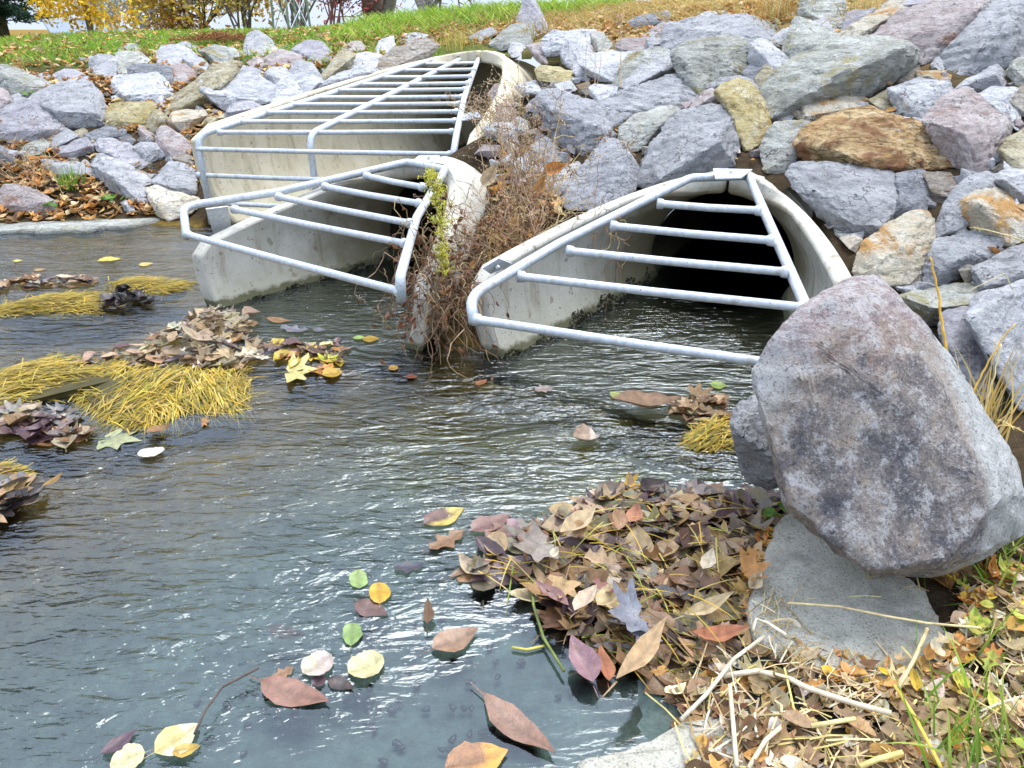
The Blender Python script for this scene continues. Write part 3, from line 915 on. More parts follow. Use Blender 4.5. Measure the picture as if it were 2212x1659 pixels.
G_ = 'lawn'
ROCKS = [
# --- left bank (tile 1)
(1, 'g', 'broad grey-green stone with a sloping top at the left edge', (-30,600,0,575,60,572,200,620,430,725,420,760,235,830,100,820,-30,780)),
(1, 'l', 'lavender stone with a reddish near face, right of the broad grey-green lawn-edge stone', (470,650,505,630,560,592,640,600,790,680,780,715,640,725,480,700)),
(1, 'l', 'small low lavender stone between the grey-green stone and its reddish-faced neighbour', (300,645,400,628,440,660,420,690,340,690)),
(1, 'w', 'small whitish stone wedged between bigger lavender stones near a green sprig', (95,830,160,808,220,850,250,885,190,905,110,900)),
(1, 'p', 'purplish red-sided stone at the left edge above the two-faced lavender block', (-40,780,0,770,60,790,110,880,50,945,-40,965)),
(1, 'b', 'largest pale blue-grey stone of the left bank, dark undercut along its base', (290,850,400,780,520,735,700,710,760,720,850,800,890,900,905,1000,880,1060,800,1078,560,1085,500,1000,440,920,300,880)),
(1, 'l', 'big two-faced lavender block, one face bright, one dark, at the left edge', (-30,980,90,910,260,860,430,880,500,1000,545,1110,480,1165,380,1200,300,1240,130,1242,60,1180,-30,1165)),
(1, 'b', 'rounded blue stone at the top of the left bank, left of a tall greenish stone', (780,520,850,478,950,475,1000,520,1010,640,985,680,860,670,775,610)),
(1, 'g', 'upright greenish-grey stone in the top row, beside the rounded blue stone', (1005,470,1060,450,1190,448,1290,520,1220,550,1150,600,1110,650,1010,655)),
(1, 'b', 'small blue-grey stone half buried at the lawn edge, behind the upright greenish stone', (1030,420,1100,378,1180,380,1210,430,1120,450,1030,445)),
(1, 'd', 'flat-topped slate block below the upright greenish stone', (1110,590,1170,560,1330,560,1490,580,1500,730,1420,720,1370,670,1290,650,1130,655)),
(1, 'p', 'pinkish triangular stone leaning on the flat-topped slate block', (1490,560,1600,560,1700,660,1640,720,1520,745,1490,650)),
(1, 'b', 'large lumpy blue-grey stone in the top row below the lawn', (1365,470,1400,395,1480,390,1560,430,1600,405,1700,480,1600,530,1560,560,1460,575,1370,555)),
(1, 'b', 'small blue stone peeping over the lumpy top-row stone', (1520,390,1600,360,1730,410,1700,440,1600,415)),
(1, 'w', 'small pale stone with a dark base, set in front of the lumpy top-row stone', (1580,500,1640,470,1740,500,1820,580,1760,598,1620,578)),
(1, 'n', 'little brown stone in shade beneath the small pale dark-based stone', (1620,582,1700,577,1770,620,1700,645,1630,612)),
(1, 'g', 'rough-topped grey-green stone between the dry needle heap and the small pale stone', (1730,445,1850,390,1950,430,2015,520,1990,555,1900,568,1800,520)),
(1, 'b', 'blue-grey stone tucked behind the rough grey-green one, below the dry needle heap', (1870,393,2000,410,2130,465,2030,500,1960,440)),
(1, 'w', 'wide pale stone with a pinkish lower face, left of the long diagonal slab', (985,700,1050,665,1340,648,1420,700,1465,770,1470,820,1370,830,1320,880,1150,885,1050,830,1000,800)),
(1, 'w', 'tiny whitish stone among orange leaves, left end of the golden stone', (960,835,1020,818,1065,855,1010,880,970,870)),
(1, 'p', 'tiny purple stone on top of the golden stone', (1055,865,1130,848,1160,880,1080,898)),
(1, 'b', 'small blue stone at the lower end of the long diagonal slab', (1350,835,1400,815,1440,880,1425,945,1340,940)),
(1, 't', 'long olive-grey slab lying diagonally, its top end blue', (1430,870,1700,700,1850,580,1960,550,2060,550,2040,640,1800,665,1760,720,1780,810,1850,870,1700,930,1460,985,1415,950)),
(1, 'w', 'large pale stone overhanging a dark hollow, above the start of the long rack', (1745,740,1830,660,1970,650,2212,660,2397,775,2340,870,2130,885,2030,905,1955,948,1850,870,1780,810)),
(1, 'l', 'lavender stone right behind the bent corner of the long rack', (1950,990,2010,900,2080,875,2180,880,2270,930,2200,990,1960,1030)),
(1, 'y', 'golden elongated stone with a cracked top, in the middle of the left bank', (900,1010,990,900,1080,890,1300,885,1335,940,1250,1010,1240,1090,1120,1102,920,1082)),
(1, 't', 'blocky olive stone touching the right end of the golden stone', (1240,1050,1330,950,1390,970,1455,1030,1410,1110,1340,1148,1260,1110)),
(1, 'c', 'pinkish-white stone with an orange face, left of the long rack corner', (1460,1050,1490,980,1550,960,1760,955,1775,1000,1690,1080,1600,1150,1500,1112)),
(1, 't', 'small olive stone between the pinkish-white stone and the rack corner', (1730,1085,1790,1020,1930,985,1960,1020,1850,1065,1780,1095)),
(1, 'p', 'dark purple stone with a shaded lower face, against the front corner of the big culvert', (1350,1180,1400,1095,1450,1105,1620,1220,1665,1270,1640,1340,1500,1368,1390,1340)),
(1, 'p', 'small mauve stone among leaves, between the blocky olive and dark purple stones', (1190,1110,1230,1092,1350,1180,1330,1218,1230,1212)),
(1, 'd', 'dark slate-blue slab under the golden stone', (745,1160,860,1115,960,1085,1080,1120,1070,1160,1000,1210,870,1232,800,1237)),
(1, 'd', 'small dark stone at the right end of the slate-blue slab', (1030,1175,1110,1160,1190,1230,1130,1262,1030,1222)),
(1, 'l', 'lavender slab with a jagged ridge, above the long pale stone that slants to the water', (815,1230,890,1190,1030,1240,1150,1270,1260,1370,1240,1420,1170,1452,1080,1390,860,1310)),
(1, 'w', 'cream-grey stone between the jagged lavender slab and the dark purple stone', (1160,1280,1210,1240,1350,1240,1375,1290,1375,1360,1270,1418,1240,1350)),
(1, 'l', 'flat lavender stone in the low middle of the left bank, leaves caught below it', (510,1280,600,1230,740,1190,800,1270,790,1322,620,1368,510,1332)),
(1, 'b', 'blue-grey stone under the two-faced lavender block', (390,1190,560,1110,620,1140,660,1180,600,1220,510,1260,430,1292,400,1232)),
(1, 't', 'small tan stone in the gap below the largest blue-grey stone', (635,1140,720,1105,755,1130,740,1180,670,1188)),
(1, 'g', 'shaded greenish stone under the two-faced block, beside dry weeds', (200,1270,360,1200,430,1250,360,1340,280,1398,200,1352)),
(1, 'b', 'long pale blue stone slanting down to the leaf-covered shore', (815,1440,870,1340,960,1360,1150,1450,1290,1560,1320,1620,1290,1700,1240,1745,1120,1725,960,1640,900,1540)),
(1, 'w', 'angular pale grey stone beside the front of the big culvert', (1315,1570,1480,1400,1540,1410,1670,1470,1690,1560,1680,1660,1640,1692,1380,1612)),
(1, 'n', 'small olive-brown stone on top of the angular pale one, by the culvert corner', (1480,1370,1540,1345,1640,1340,1675,1390,1670,1450,1600,1468,1530,1412)),
(5, 'c', 'cream stone with an olive base standing in the water at the culvert corner', (1280,1090,1350,1065,1440,1080,1560,1140,1700,1160,1705,1230,1600,1300,1450,1345,1370,1300,1300,1170)),
(5, 'w', 'small pale upright stone by green clover leaves on the shore', (1045,1200,1090,1175,1150,1220,1175,1280,1130,1298,1070,1262)),
(5, 'b', 'layered bluish slab behind the grass tuft on the left shore', (380,830,530,850,680,855,810,920,790,960,640,945,500,980,400,900)),
(5, 'w', 'small flat pale stone lying on the layered bluish slab', (670,860,720,815,830,850,815,885,730,883)),
(5, 'd', 'dark grey stone at the left edge behind dry weeds', (-40,690,60,740,170,860,60,885,-40,865)),
(5, 'p', 'low pinkish boulder on the left shore, dry leaves heaped around it', (-30,1150,60,1060,150,1050,260,1080,340,1130,480,1200,430,1265,330,1292,200,1292,60,1262,-30,1240)),
(5, 'b', 'small blue stone between the long slanting stone and the angular pale one', (1215,940,1350,955,1300,1012,1240,992)),
# --- top row and behind the long rack (tile 2)
(1, 'b', 'blue-grey block at the lawn edge right of the dry needle heap', (2105,450,2140,300,2212,265,2272,290,2360,380,2270,470,2130,472)),
(2, 'g', 'low pale-topped stone just in front of the blue-grey lawn-edge block', (-60,410,0,368,60,362,220,430,180,470,60,482,-40,450)),
(1, 'p', 'small purple stone with white veins below the low pale-topped stone', (2140,540,2212,490,2275,515,2265,600,2180,583)),
(2, 'p', 'mauve stone in the second row, a clump of leaves on its left', (70,500,200,440,300,450,420,510,290,590,150,582,70,550)),
(2, 'l', 'big pale lavender stone in the top row above the long rack', (320,430,430,360,560,370,640,450,655,500,560,542,440,520,350,472)),
(2, 'b', 'blue stone half hidden behind the big pale lavender top-row stone', (440,362,540,350,620,380,625,425,560,390)),
(2, 'w', 'pale peaked stone below the big lavender top-row stone', (290,605,370,520,480,550,570,680,480,655,340,700,290,655)),
(2, 'w', 'pale stone with a dark corner, left of the pale peaked stone', (80,640,130,590,240,590,300,660,360,690,330,712,230,685,180,740,80,692)),
(1, 'b', 'flat blue-grey stone behind the large overhanging one', (2035,605,2110,570,2230,600,2290,640,2270,690,2180,655,2050,662)),
(2, 'w', 'pale mottled stone close above the long rack rail, right of the dark hollow', (130,850,230,670,330,720,420,830,300,872,150,912)),
(2, 'w', 'pale smooth stone next to the mottled one above the long rack rail', (330,722,460,645,560,680,580,720,500,780,420,832)),
(2, 't', 'tan slab tilted up with a brown shaded side, above the long rack', (570,640,700,470,760,430,855,480,790,600,700,642,590,688)),
(2, 'p', 'pinkish stone behind the tilted tan slab', (745,420,830,360,900,360,950,410,920,450,850,468)),
(2, 'w', 'pale stone squeezed between the tilted tan slab and the big brown slab', (790,600,870,470,950,450,1080,480,1020,560,1020,602,900,602)),
(2, 'w', 'pale stone with a dark reddish side, behind the big brown slab', (1030,450,1060,360,1180,320,1210,430,1110,492,1050,482)),
(2, 'w', 'smooth pale stone at the top of the bank behind the big brown slab', (1245,340,1300,290,1400,285,1515,320,1480,352,1380,372,1280,392)),
(2, 'n', 'big brown-grey layered slab directly above the long rack rail', (1020,550,1130,490,1200,430,1350,370,1500,350,1560,400,1470,450,1480,510,1300,572,1070,628)),
(2, 'w', 'long pale flat stone right against the long rack rail', (500,790,560,720,640,670,720,640,900,585,1020,600,1050,640,900,700,790,722)),
(2, 'b', 'blue-grey stone in dry grass above the crown of the big culvert', (1845,320,1950,260,2040,240,2095,300,1990,340,1900,368)),
(3, 'g', 'pale stone with a dark overhang, upper right of the big culvert crown', (-190,380,-60,300,0,215,90,205,180,260,205,320,150,380,0,368,-90,430)),
(3, 'w', 'small pale stone under the dark-overhang stone by the big culvert crown', (-30,440,0,370,90,380,115,410,60,482,0,492)),
(3, 'p', 'small stone with a red broken face near the big culvert crown', (120,395,270,365,300,440,300,550,220,532,160,450)),
(3, 'l', 'tall pointed lavender stone standing upright in dry grass at the crest', (45,190,80,130,100,20,135,-25,180,0,230,80,270,190,325,285,200,270,100,215)),
(3, 'w', 'wide pale stone below the pointed upright stone', (275,340,380,270,500,285,690,280,720,400,690,440,470,365,430,470,320,472,290,440)),
(3, 'g', 'greenish striated stone at the right of the wide pale stone', (680,290,780,280,850,360,870,410,770,462,700,400)),
(3, 'w', 'pale broken stone in front of the wide pale stone', (430,470,470,350,540,330,690,400,700,450,620,530,600,580,530,602,470,560,440,532)),
(3, 'w', 'broad flat pale stone with a shaded base, right of the broken pale stone', (600,560,640,500,720,470,1000,450,1080,460,970,600,880,700,760,692,650,622)),
(3, 'p', 'mauve-brown stone half hidden by dry grass in the upper middle', (930,345,1100,330,1160,325,1150,440,1090,462,960,452,900,400)),
(3, 'w', 'little pale stone under the mauve-brown half-hidden stone', (770,462,860,430,960,432,965,462,800,482)),
(3, 'd', 'dark layered slab lying in dry grass near the crest', (1020,180,1130,130,1330,100,1370,150,1350,190,1150,222,1060,232)),
(3, 'p', 'mauve stone behind the left end of the long pale block', (1130,315,1220,245,1300,195,1365,225,1345,290,1250,300,1160,330)),
(3, 'w', 'narrow pale stone left of the small striped brown one', (1165,345,1240,292,1270,330,1310,440,1200,452,1160,422)),
(3, 'n', 'small brown striped stone against the left end of the long pale block', (1240,300,1340,280,1330,400,1270,432)),
(3, 'b', 'long pale grey block lying level in the top row, dark along its lower side', (1330,350,1370,210,1560,180,1800,150,2000,130,2140,170,2222,220,2222,350,2050,352,1900,330,1700,342,1500,400,1430,452,1340,442)),
(3, 'b', 'blue stone peeping over the top of the long pale block', (1550,172,1700,100,1820,95,1900,122,1750,162)),
(3, 'g', 'big greenish stone with an ochre stain, below the long pale block', (1400,460,1480,400,1680,340,1850,320,2000,350,2065,420,2030,550,1990,620,1900,652,1750,682,1690,752,1640,802,1540,742,1440,602)),
(3, 'g', 'grey-green stone in the middle of the slope, left of the ochre-stained one', (960,560,1030,490,1120,450,1300,430,1370,460,1200,500,1100,582,980,682,930,762,880,742)),
(3, 'b', 'blue-grey stone with an orange chip lying on its right end', (920,740,1100,580,1200,500,1400,470,1440,600,1230,660,1200,722,960,812,910,802)),
(3, 'y', 'thin orange stone chip, brick-like, lying between two blue-grey stones', (1210,660,1300,625,1450,615,1462,640,1330,672,1222,707)),
(3, 'b', 'large flat-topped slab with a dark front, below the orange chip', (750,880,960,800,1200,720,1450,650,1500,680,1560,780,1555,880,1450,952,1150,992,1050,930,900,955,830,982)),
(3, 'b', 'bluish stone below the left end of the large flat-topped slab', (830,985,900,935,1020,930,1100,992,1000,1062,870,1092,840,1042)),
(3, 'w', 'pale rugged stone left of the large flat-topped slab', (670,760,720,730,860,740,930,770,860,830,760,882,690,832)),
(3, 'y', 'yellowish-tan stone behind the tall dead weeds', (210,600,260,570,400,590,540,620,570,700,480,722,350,692,240,692)),
(3, 'w', 'small pale stone right of the yellowish-tan one', (530,612,600,590,680,640,670,702,570,692)),
(3, 'w', 'pale stone in front of the yellowish-tan one, weeds across it', (370,730,500,700,560,770,480,812,390,782)),
(3, 'n', 'small brownish stone between two pale stones behind the weeds', (560,742,660,705,690,760,650,822,580,802)),
(3, 'k', 'big speckled grey stone with a pinkish left side, right of the dead weeds', (220,900,270,820,400,810,600,860,760,920,800,980,850,1140,862,1180,780,1212,620,1322,500,1282,390,1202,330,1100)),
(6, 'k', 'dark speckled three-cornered stone resting on the left wall of the right culvert', (450,600,540,520,620,350,690,230,800,105,900,130,960,200,1020,290,1090,360,1060,520,1000,562,750,682,560,692,480,662)),
(3, 'g', 'flat grey stone with a mossy underside over a black hollow', (950,1090,1090,990,1230,950,1380,920,1440,980,1400,1060,1340,1110,1230,1212,1110,1282,970,1302,930,1202)),
(3, 'b', 'big wedge of grey rock with a dark front, just above the right culvert', (1115,1560,1150,1420,1240,1240,1340,1120,1440,1010,1600,960,1870,910,1895,960,1890,1050,1915,1150,1880,1402,1780,1442,1700,1472,1430,1542,1200,1582)),
(3, 'p', 'brownish-mauve stone left of the lichen-stained yellow stone', (1500,975,1650,800,1720,770,1790,860,1760,900,1680,932,1560,962)),
(3, 'y', 'yellowish stone with orange lichen, right of the big grey wedge', (1780,800,1950,690,2060,740,2180,900,2225,1000,2212,1172,2020,1282,1960,1182,1900,1002,1850,902)),
(3, 'b', 'blue stone behind the yellow lichen stone', (1700,762,1720,740,1810,680,1950,655,2060,690,2165,770,2140,832,2050,742,1940,702,1780,772)),
(3, 'd', 'small dark brown stone between the ochre-stained stone and a pale one', (1990,622,2050,560,2180,540,2150,622,2100,702,1990,662)),
(3, 'w', 'pale flat stone right of the ochre-stained stone', (2040,540,2060,380,2150,350,2240,380,2360,520,2440,560,2330,652,2200,562,2100,545)),
(3, 't', 'tan stone in front of the pale flat stone, left end of the long greenish boulder', (2105,692,2180,565,2240,582,2320,640,2230,722,2160,785)),
# --- right side (tile 4)
(4, 'g', 'tall grey-green stone at the top edge, dry grass on its left', (270,140,300,0,330,-50,620,-50,680,80,640,240,520,162,390,182)),
(4, 'g', 'pale greenish stone with a ridge, above the long greenish boulder', (140,480,200,250,230,180,260,155,400,190,560,310,720,400,560,412,420,422,280,502,220,532)),
(4, 'b', 'small bluish stone tucked under the tall grey-green top-edge stone', (400,182,500,160,600,222,600,292,500,275)),
(4, 'w', 'pale stone left of the ridged greenish stone, close to dry grass', (0,350,120,260,215,230,190,322,140,382,60,375)),
(4, 'l', 'lavender stone under the cream slab near the top edge', (640,260,690,110,920,80,800,202,720,312,620,325)),
(4, 'c', 'long cream slab with a brown edge, pointing up to the top edge', (600,315,760,200,1000,60,1130,5,1200,30,1220,90,1100,172,900,292,740,392,680,352)),
(4, 'l', 'lavender stone cut by the top edge behind the cream slab', (1000,50,1130,-40,1400,-60,1520,0,1300,82,1215,60)),
(4, 'p', 'wide pinkish-brown slab stretching up to the top edge, left of the huge corner boulder', (740,405,900,290,1200,110,1500,0,1700,-50,1960,-40,1900,60,1820,140,1600,332,1530,422,1530,462,1330,545,1280,422,1100,352,1000,332)),
(4, 'b', 'huge pale boulder in the top right corner with a red spot', (1540,460,1640,330,1980,0,2030,-60,2280,-60,2280,430,2050,562,1900,562,1760,642,1640,662,1560,602)),
(4, 'b', 'small grey stone beside the red spot of the huge corner boulder', (1410,562,1440,510,1530,470,1545,602,1500,622,1420,602)),
(4, 'g', 'longest greenish-grey boulder, streaked with white, upper right of the right culvert', (0,760,280,500,430,420,720,400,960,320,1180,350,1285,400,1290,472,1200,582,1050,682,920,762,840,822,620,812,330,842,290,922,60,1012,0,962)),
(4, 'n', 'brown stone in shade under the right end of the longest greenish boulder', (1080,692,1220,580,1300,570,1312,650,1240,722,1120,732)),
(4, 't', 'dark olive stone left of the rugged pale one', (880,862,1050,775,1100,832,1130,950,1060,972,900,892)),
(4, 'w', 'rugged pale stone below the right end of the longest greenish boulder', (1050,772,1240,710,1290,692,1540,712,1580,802,1480,902,1420,972,1280,1002,1160,992,1120,932)),
(4, 'c', 'small slab with a yellow stain behind the rugged pale stone', (1300,622,1500,612,1560,620,1590,682,1560,742,1420,692,1310,682)),
(4, 'b', 'pale blue stone under the huge corner boulder', (1580,802,1750,670,1960,560,2000,602,2055,722,2030,772,1830,792,1640,832)),
(4, 'g', 'pale greenish stone at the right edge under the huge corner boulder', (2060,622,2130,520,2212,490,2280,500,2280,742,2140,732)),
(4, 'p', 'big stone with a smooth purple face and a white vein, right of the rust stone', (1350,1052,1500,890,1640,820,1720,790,1850,880,2080,1042,2060,1132,1980,1202,1940,1402,1830,1482,1760,1492,1590,1402,1560,1302,1490,1162)),
(4, 'w', 'pale stone behind the purple-faced one', (1800,832,1940,760,2150,770,2090,872,2060,942,2180,1042,2150,1122,2080,1042,1880,902)),
(4, 'n', 'dark striped stone sticking in at the right edge', (2050,882,2120,790,2280,700,2280,1012,2160,992,2060,932)),
(4, 't', 'greenish stone with an ochre base at the right edge beside the purple-faced stone', (2000,1302,2080,1200,2280,1085,2280,1475,2100,1462,2010,1392)),
(4, 'c', 'pinkish-white stone with a rusty left end, behind the rust stone', (300,1042,310,850,440,810,600,830,720,805,840,862,900,930,640,985,560,1012,360,1072)),
(4, 'w', 'small pale stone left of the pinkish-white rusty-ended stone', (60,992,110,920,290,920,300,1032,190,1057,80,1042)),
(4, 'w', 'pale sliver of stone showing behind the top right edge of the rust stone', (1160,1012,1300,1022,1500,1112,1470,1172,1250,1062)),
(4, 'r', 'rust-brown layered stone perched above the right culvert', (270,1220,310,1120,520,1050,700,970,860,950,1050,990,1230,1050,1430,1140,1580,1290,1550,1412,1430,1452,1000,1512,830,1522,640,1462,430,1402,340,1332,290,1262)),
(4, 'g', 'grey stone with a greenish base, left of the rust stone', (-60,1260,0,1180,60,1072,300,1050,350,1082,280,1152,270,1252,310,1322,220,1432,130,1472,-20,1462)),
(7, 'b', 'big pale grey stone carrying the rust stone, right of the right culvert arch', (125,240,165,190,290,190,390,230,590,235,680,300,660,390,560,470,490,522,400,512,330,472,270,422,170,322)),
(7, 'd', 'dark blue-grey stone right of the big stone that carries the rust stone', (600,472,650,400,680,290,640,235,760,215,820,280,810,340,740,422,690,457)),
(7, 'n', 'grey-tan stone with dry grass, right of the dark blue-grey one', (770,222,900,225,935,270,910,330,860,377,815,367,830,300)),
(7, 'c', 'cream stone with orange staining, just above the top of the largest boulder', (440,702,490,560,590,490,700,440,770,435,815,490,800,580,790,702,740,762,640,777,590,762,470,732)),
(7, 'g', 'small greenish flat stone under the big grey stone by the culvert arch', (335,502,400,515,470,540,440,567,380,562,340,532)),
(7, 'b', 'pale blue slab right of the orange-stained cream stone', (780,742,810,610,840,560,950,530,1060,508,1120,630,1080,662,870,782,800,787)),
(7, 'b', 'blue stone above the pale blue slab, left of the greenish-cream one', (815,502,870,390,920,320,1000,250,1080,220,1140,240,1130,310,1000,342,970,402,970,472,870,522,830,547)),
(7, 'w', 'cream-white stone at the right edge above the greenish-cream one', (1120,262,1160,215,1269,210,1340,220,1340,382,1230,362,1160,312)),
(7, 'c', 'greenish-cream rounded stone near the right edge with a grass seed head across it', (965,372,1040,320,1120,310,1200,340,1260,430,1290,482,1269,542,1190,572,1090,547,1020,492,970,442)),
(7, 'b', 'small blue stone between the pale blue slab and the greenish-cream stone', (870,527,990,480,1020,502,960,532)),
(7, 'b', 'blue stone with dark cracks at the right edge below the greenish-cream one', (1035,692,1130,640,1200,600,1340,560,1340,792,1180,802,1050,822)),
(7, 'b', 'thin grey stone under the orange-stained cream stone', (630,782,720,775,800,787,800,820,700,827,650,802)),
(7, 'g', 'speckled greenish flat slab behind the right shoulder of the largest boulder', (670,832,860,790,910,780,920,860,1040,850,1180,802,1230,812,1020,862,960,912,880,960,800,965,740,902)),
(8, 'b', 'large block with a dark brown side at the right edge, straw growing before it', (1015,260,1100,210,1240,165,1340,145,1340,725,1250,742,1170,592,1080,462,1030,382)),
(8, 'l', 'lavender stone between the largest boulder and the dark-sided block', (850,382,880,310,1000,280,1040,402,1090,502,1140,592,1120,702,1000,682,920,562)),
# --- between the big and the middle culvert, behind the weeds
(2, 'p', 'round mauve stone inside the right side of the big culvert arch', (2010,802,2070,730,2150,720,2212,802,2150,882,2060,902)),
(2, 'p', 'mauve stone below the round one, behind the bracket of the long rack', (2040,952,2100,905,2200,900,2210,1042,2060,1062)),
(2, 'w', 'pale jagged stone right of the end of the big culvert wall', (1950,1112,2050,1062,2212,1070,2250,1200,2140,1232,2000,1182)),
(2, 'p', 'mauve-grey stone between the big culvert wall and the middle culvert crown', (1890,1332,1980,1250,2100,1260,2110,1345,2000,1360)),
(3, 'w', 'pale stone half covered by weeds above the middle culvert', (0,1052,60,1010,130,1060,140,1152,0,1172)),
(3, 'b', 'bluish stone behind the dead weed stalks', (150,1282,280,1180,370,1250,460,1392,330,1472,180,1452)),
(3, 'w', 'pale stone at the foot of the dead weed stalks', (20,1382,130,1340,180,1502,60,1622,10,1562)),
(3, 'b', 'grey stone wound about with red vines, left of the three-cornered stone', (300,1562,430,1480,560,1402,600,1502,500,1659,340,1720,290,1659)),
(3, 'w', 'pale stone behind the tallest weeds, above the big speckled stone', (30,742,200,700,260,802,100,822)),
]
for i, (tl, ty, lab, pts) in enumerate(ROCKS):
    px = tile(tl, pts)
    ys = [p[1] for p in px]
    cx = sum(p[0] for p in px) / len(px)
    yb = min(ys) + (max(ys) - min(ys)) * .70
    t0 = hit(min(max(cx, 5), 2207), max(yb, 30)) or 7.0
    t0 = min(t0, 11.0)
    ridge = None
    kw = {}
    if ty == 'r': kw = dict(thick=.8, rough=1.5, px_len=2.2, ridge=(0, -.05))
    rock_mesh('rock', px, t0, 100 + i, ROCK[ty], lab, **kw)

# small rubble and chips between the stones (uncountable)
def rubble():
    rnd = random.Random(321)
    mb = MB()
    regs = [([(0,240),(420,280),(640,160),(900,150),(560,95),(300,110),(0,170)], 260), ([(1230,60),(1750,40),(2212,60),(2212,620),(1960,640),(1830,560),(1700,380),(1500,370),(1250,330)], 420), ([(0,300),(420,300),(420,440),(250,400),(0,330)], 160), ([(1060,180),(1230,180),(1240,440),(1090,420),(1060,330)], 120)]
    for poly, n in regs:
        xs = [p[0] for p in poly]; ys = [p[1] for p in poly]
        for i in range(n):
            x, y = rnd.uniform(min(xs), max(xs)), rnd.uniform(min(ys), max(ys))
            c = False
            for k in range(len(poly)):
                x1, y1 = poly[k]; x2, y2 = poly[k - 1]
                if (y1 > y) != (y2 > y) and x < (x2 - x1) * (y - y1) / (y2 - y1) + x1: c = not c
            t = hit(x, y) if c else None
            if t is None or t > 11: continue
            p = at_t(x, y, t)
            r = rnd.uniform(.02, .06)
            bm = bmesh.new()
            for q in range(11):
                d = Vector((rnd.gauss(0, 1), rnd.gauss(0, 1), rnd.gauss(0, .7))).normalized() * r * rnd.uniform(.75, 1.2)
                bm.verts.new(p + d + Vector((0, 0, r * .3)))
            h = bmesh.ops.convex_hull(bm, input=bm.verts)
            bm.verts.index_update()
            k = rnd.uniform(.5, 1.15)
            col = rnd.choice([(.34,.35,.38), (.40,.40,.42), (.32,.29,.24), (.36,.31,.31), (.26,.26,.27)])
            mb.add([v.co.copy() for v in bm.verts], [[v.index for v in f.verts] for f in bm.faces], tuple(q * k for q in col))
            bm.free()
    o = mb.build('rubble', mat_vcol('rubble_stone', .9, .2, .45, 60, 0, .8), None, origin=(0, 5, .5))
    tag(o, kind='stuff')
rubble()
# ---------------------------------------------------------------- leaves
def leaf_geom(shape, rnd, curl=.12, fold=.12, wid=.5):
    """unit leaf: base at the origin, tip at (0,1,0); returns verts, faces, per-vertex shade"""
    vs, fs, sh = [], [], []
    if shape == 'maple':
        lob = [(0, 1.0), (17, .62), (24, .50), (38, .80), (46, .84), (60, .50), (72, .46), (88, .66), (98, .62), (120, .36), (150, .30), (180, .10)]
        pts = [(a, r) for a, r in lob] + [(360 - a, r) for a, r in lob[::-1] if 0 < a < 180]
        n = len(pts)
        c0 = (0, .34)
        vs.append((0, c0[1], 0)); sh.append(.72)
        for ring, f in ((1, .5), (2, 1.0)):
            for a, r in pts:
                rr = r * .62 * f * rnd.uniform(.94, 1.06)
                x, y = math.sin(R(a)) * rr * wid * 2.0, c0[1] + math.cos(R(a)) * rr
                z = curl * ((x * x + (y - .4) ** 2) * 2.4) * (1 if f > .9 else .6) + rnd.uniform(-.03, .03) * f + fold * abs(x) * .4
                vs.append((x, y, z)); sh.append(rnd.uniform(.9, 1.12) if f > .9 else .98)
        for k in range(n):
            k2 = (k + 1) % n
            fs.append((0, 1 + k, 1 + k2))
            fs.append((1 + k, 1 + n + k, 1 + n + k2, 1 + k2))
        vs += [(-.012, .36, .004), (.012, .36, .004), (.008, -.32, .0), (-.008, -.32, 0)]
        sh += [.6] * 4
        b = len(vs) - 4
        fs.append((b, b + 1, b + 2, b + 3))
        return vs, fs, sh
    n = 15 if shape == 'round' else 11
    for i in range(n):
        t = i / (n - 1)
        if shape == 'lance': p = math.sin(math.pi * t ** .85) ** 1.15 * .75
        elif shape == 'round': p = math.sqrt(max(0, 1 - (2 * t - 1) ** 2)) * (1.0 if t < .6 else 1.0)
        elif shape == 'oak': p = (math.sin(math.pi * t ** .8) ** .8) * (.72 + .34 * math.sin(t * 19))
        else: p = math.sin(math.pi * t ** .75) ** .9
        p = max(p, .015) * wid * .5
        p *= rnd.uniform(.93, 1.07)
        z = curl * (4 * (t - .5) ** 2) * .5 + .02 * math.sin(t * 7 + rnd.random())
        for s in (-1, -.5, 0, .5, 1):
            e = abs(s)
            vs.append((p * s + .03 * math.sin(t * 5), t, z + fold * p * e * 2 + rnd.uniform(-.012, .012) * e))
            sh.append((.70 if s == 0 else rnd.uniform(.92, 1.1)))
    for i in range(n - 1):
        for j in range(4):
            a = i * 5 + j
            fs.append((a, a + 1, a + 6, a + 5))
    b = len(vs)
    vs += [(-.011, .02, .004), (.011, .02, .004), (.006, -.22, .012), (-.006, -.22, .012)]
    sh += [.75] * 4
    fs.append((b, b + 1, b + 2, b + 3))
    return vs, fs, sh
def put_leaf(mb, shape, base, ydir, up, length, col, rnd, curl=.12, fold=.12, wid=.5, col2=None):
    vs, fs, sh = leaf_geom(shape, rnd, curl, fold, wid)
    y = Vector(ydir).normalized()
    z = (Vector(up) - y * y.dot(Vector(up)))
    z = z.normalized() if z.length > 1e-5 else y.orthogonal().normalized()
    x = y.cross(z)
    b = Vector(base)
    P = [b + (x * v[0] + y * v[1] + z * v[2]) * length for v in vs]
    cs = []
    for v, s in zip(vs, sh):
        c = col
        if col2 is not None and (v[1] > .62 or v[0] > wid * .2): c = col2
        cs.append(tuple(k * s for k in c))
    mb.add(P, fs, cs)

TAN = (.42, .28, .14); PALE = (.55, .43, .27); BRN = (.22, .12, .06); RUS = (.33, .15, .06); MAU = (.20, .115, .105); PUR = (.13, .07, .085)
ORG = (.58, .25, .05); YEL = (.72, .50, .06); PYL = (.68, .62, .25); GRN = (.20, .33, .06); OLV = (.27, .27, .14); DRK = (.045, .035, .04); GRY = (.22, .20, .20); WHT = (.66, .60, .48)

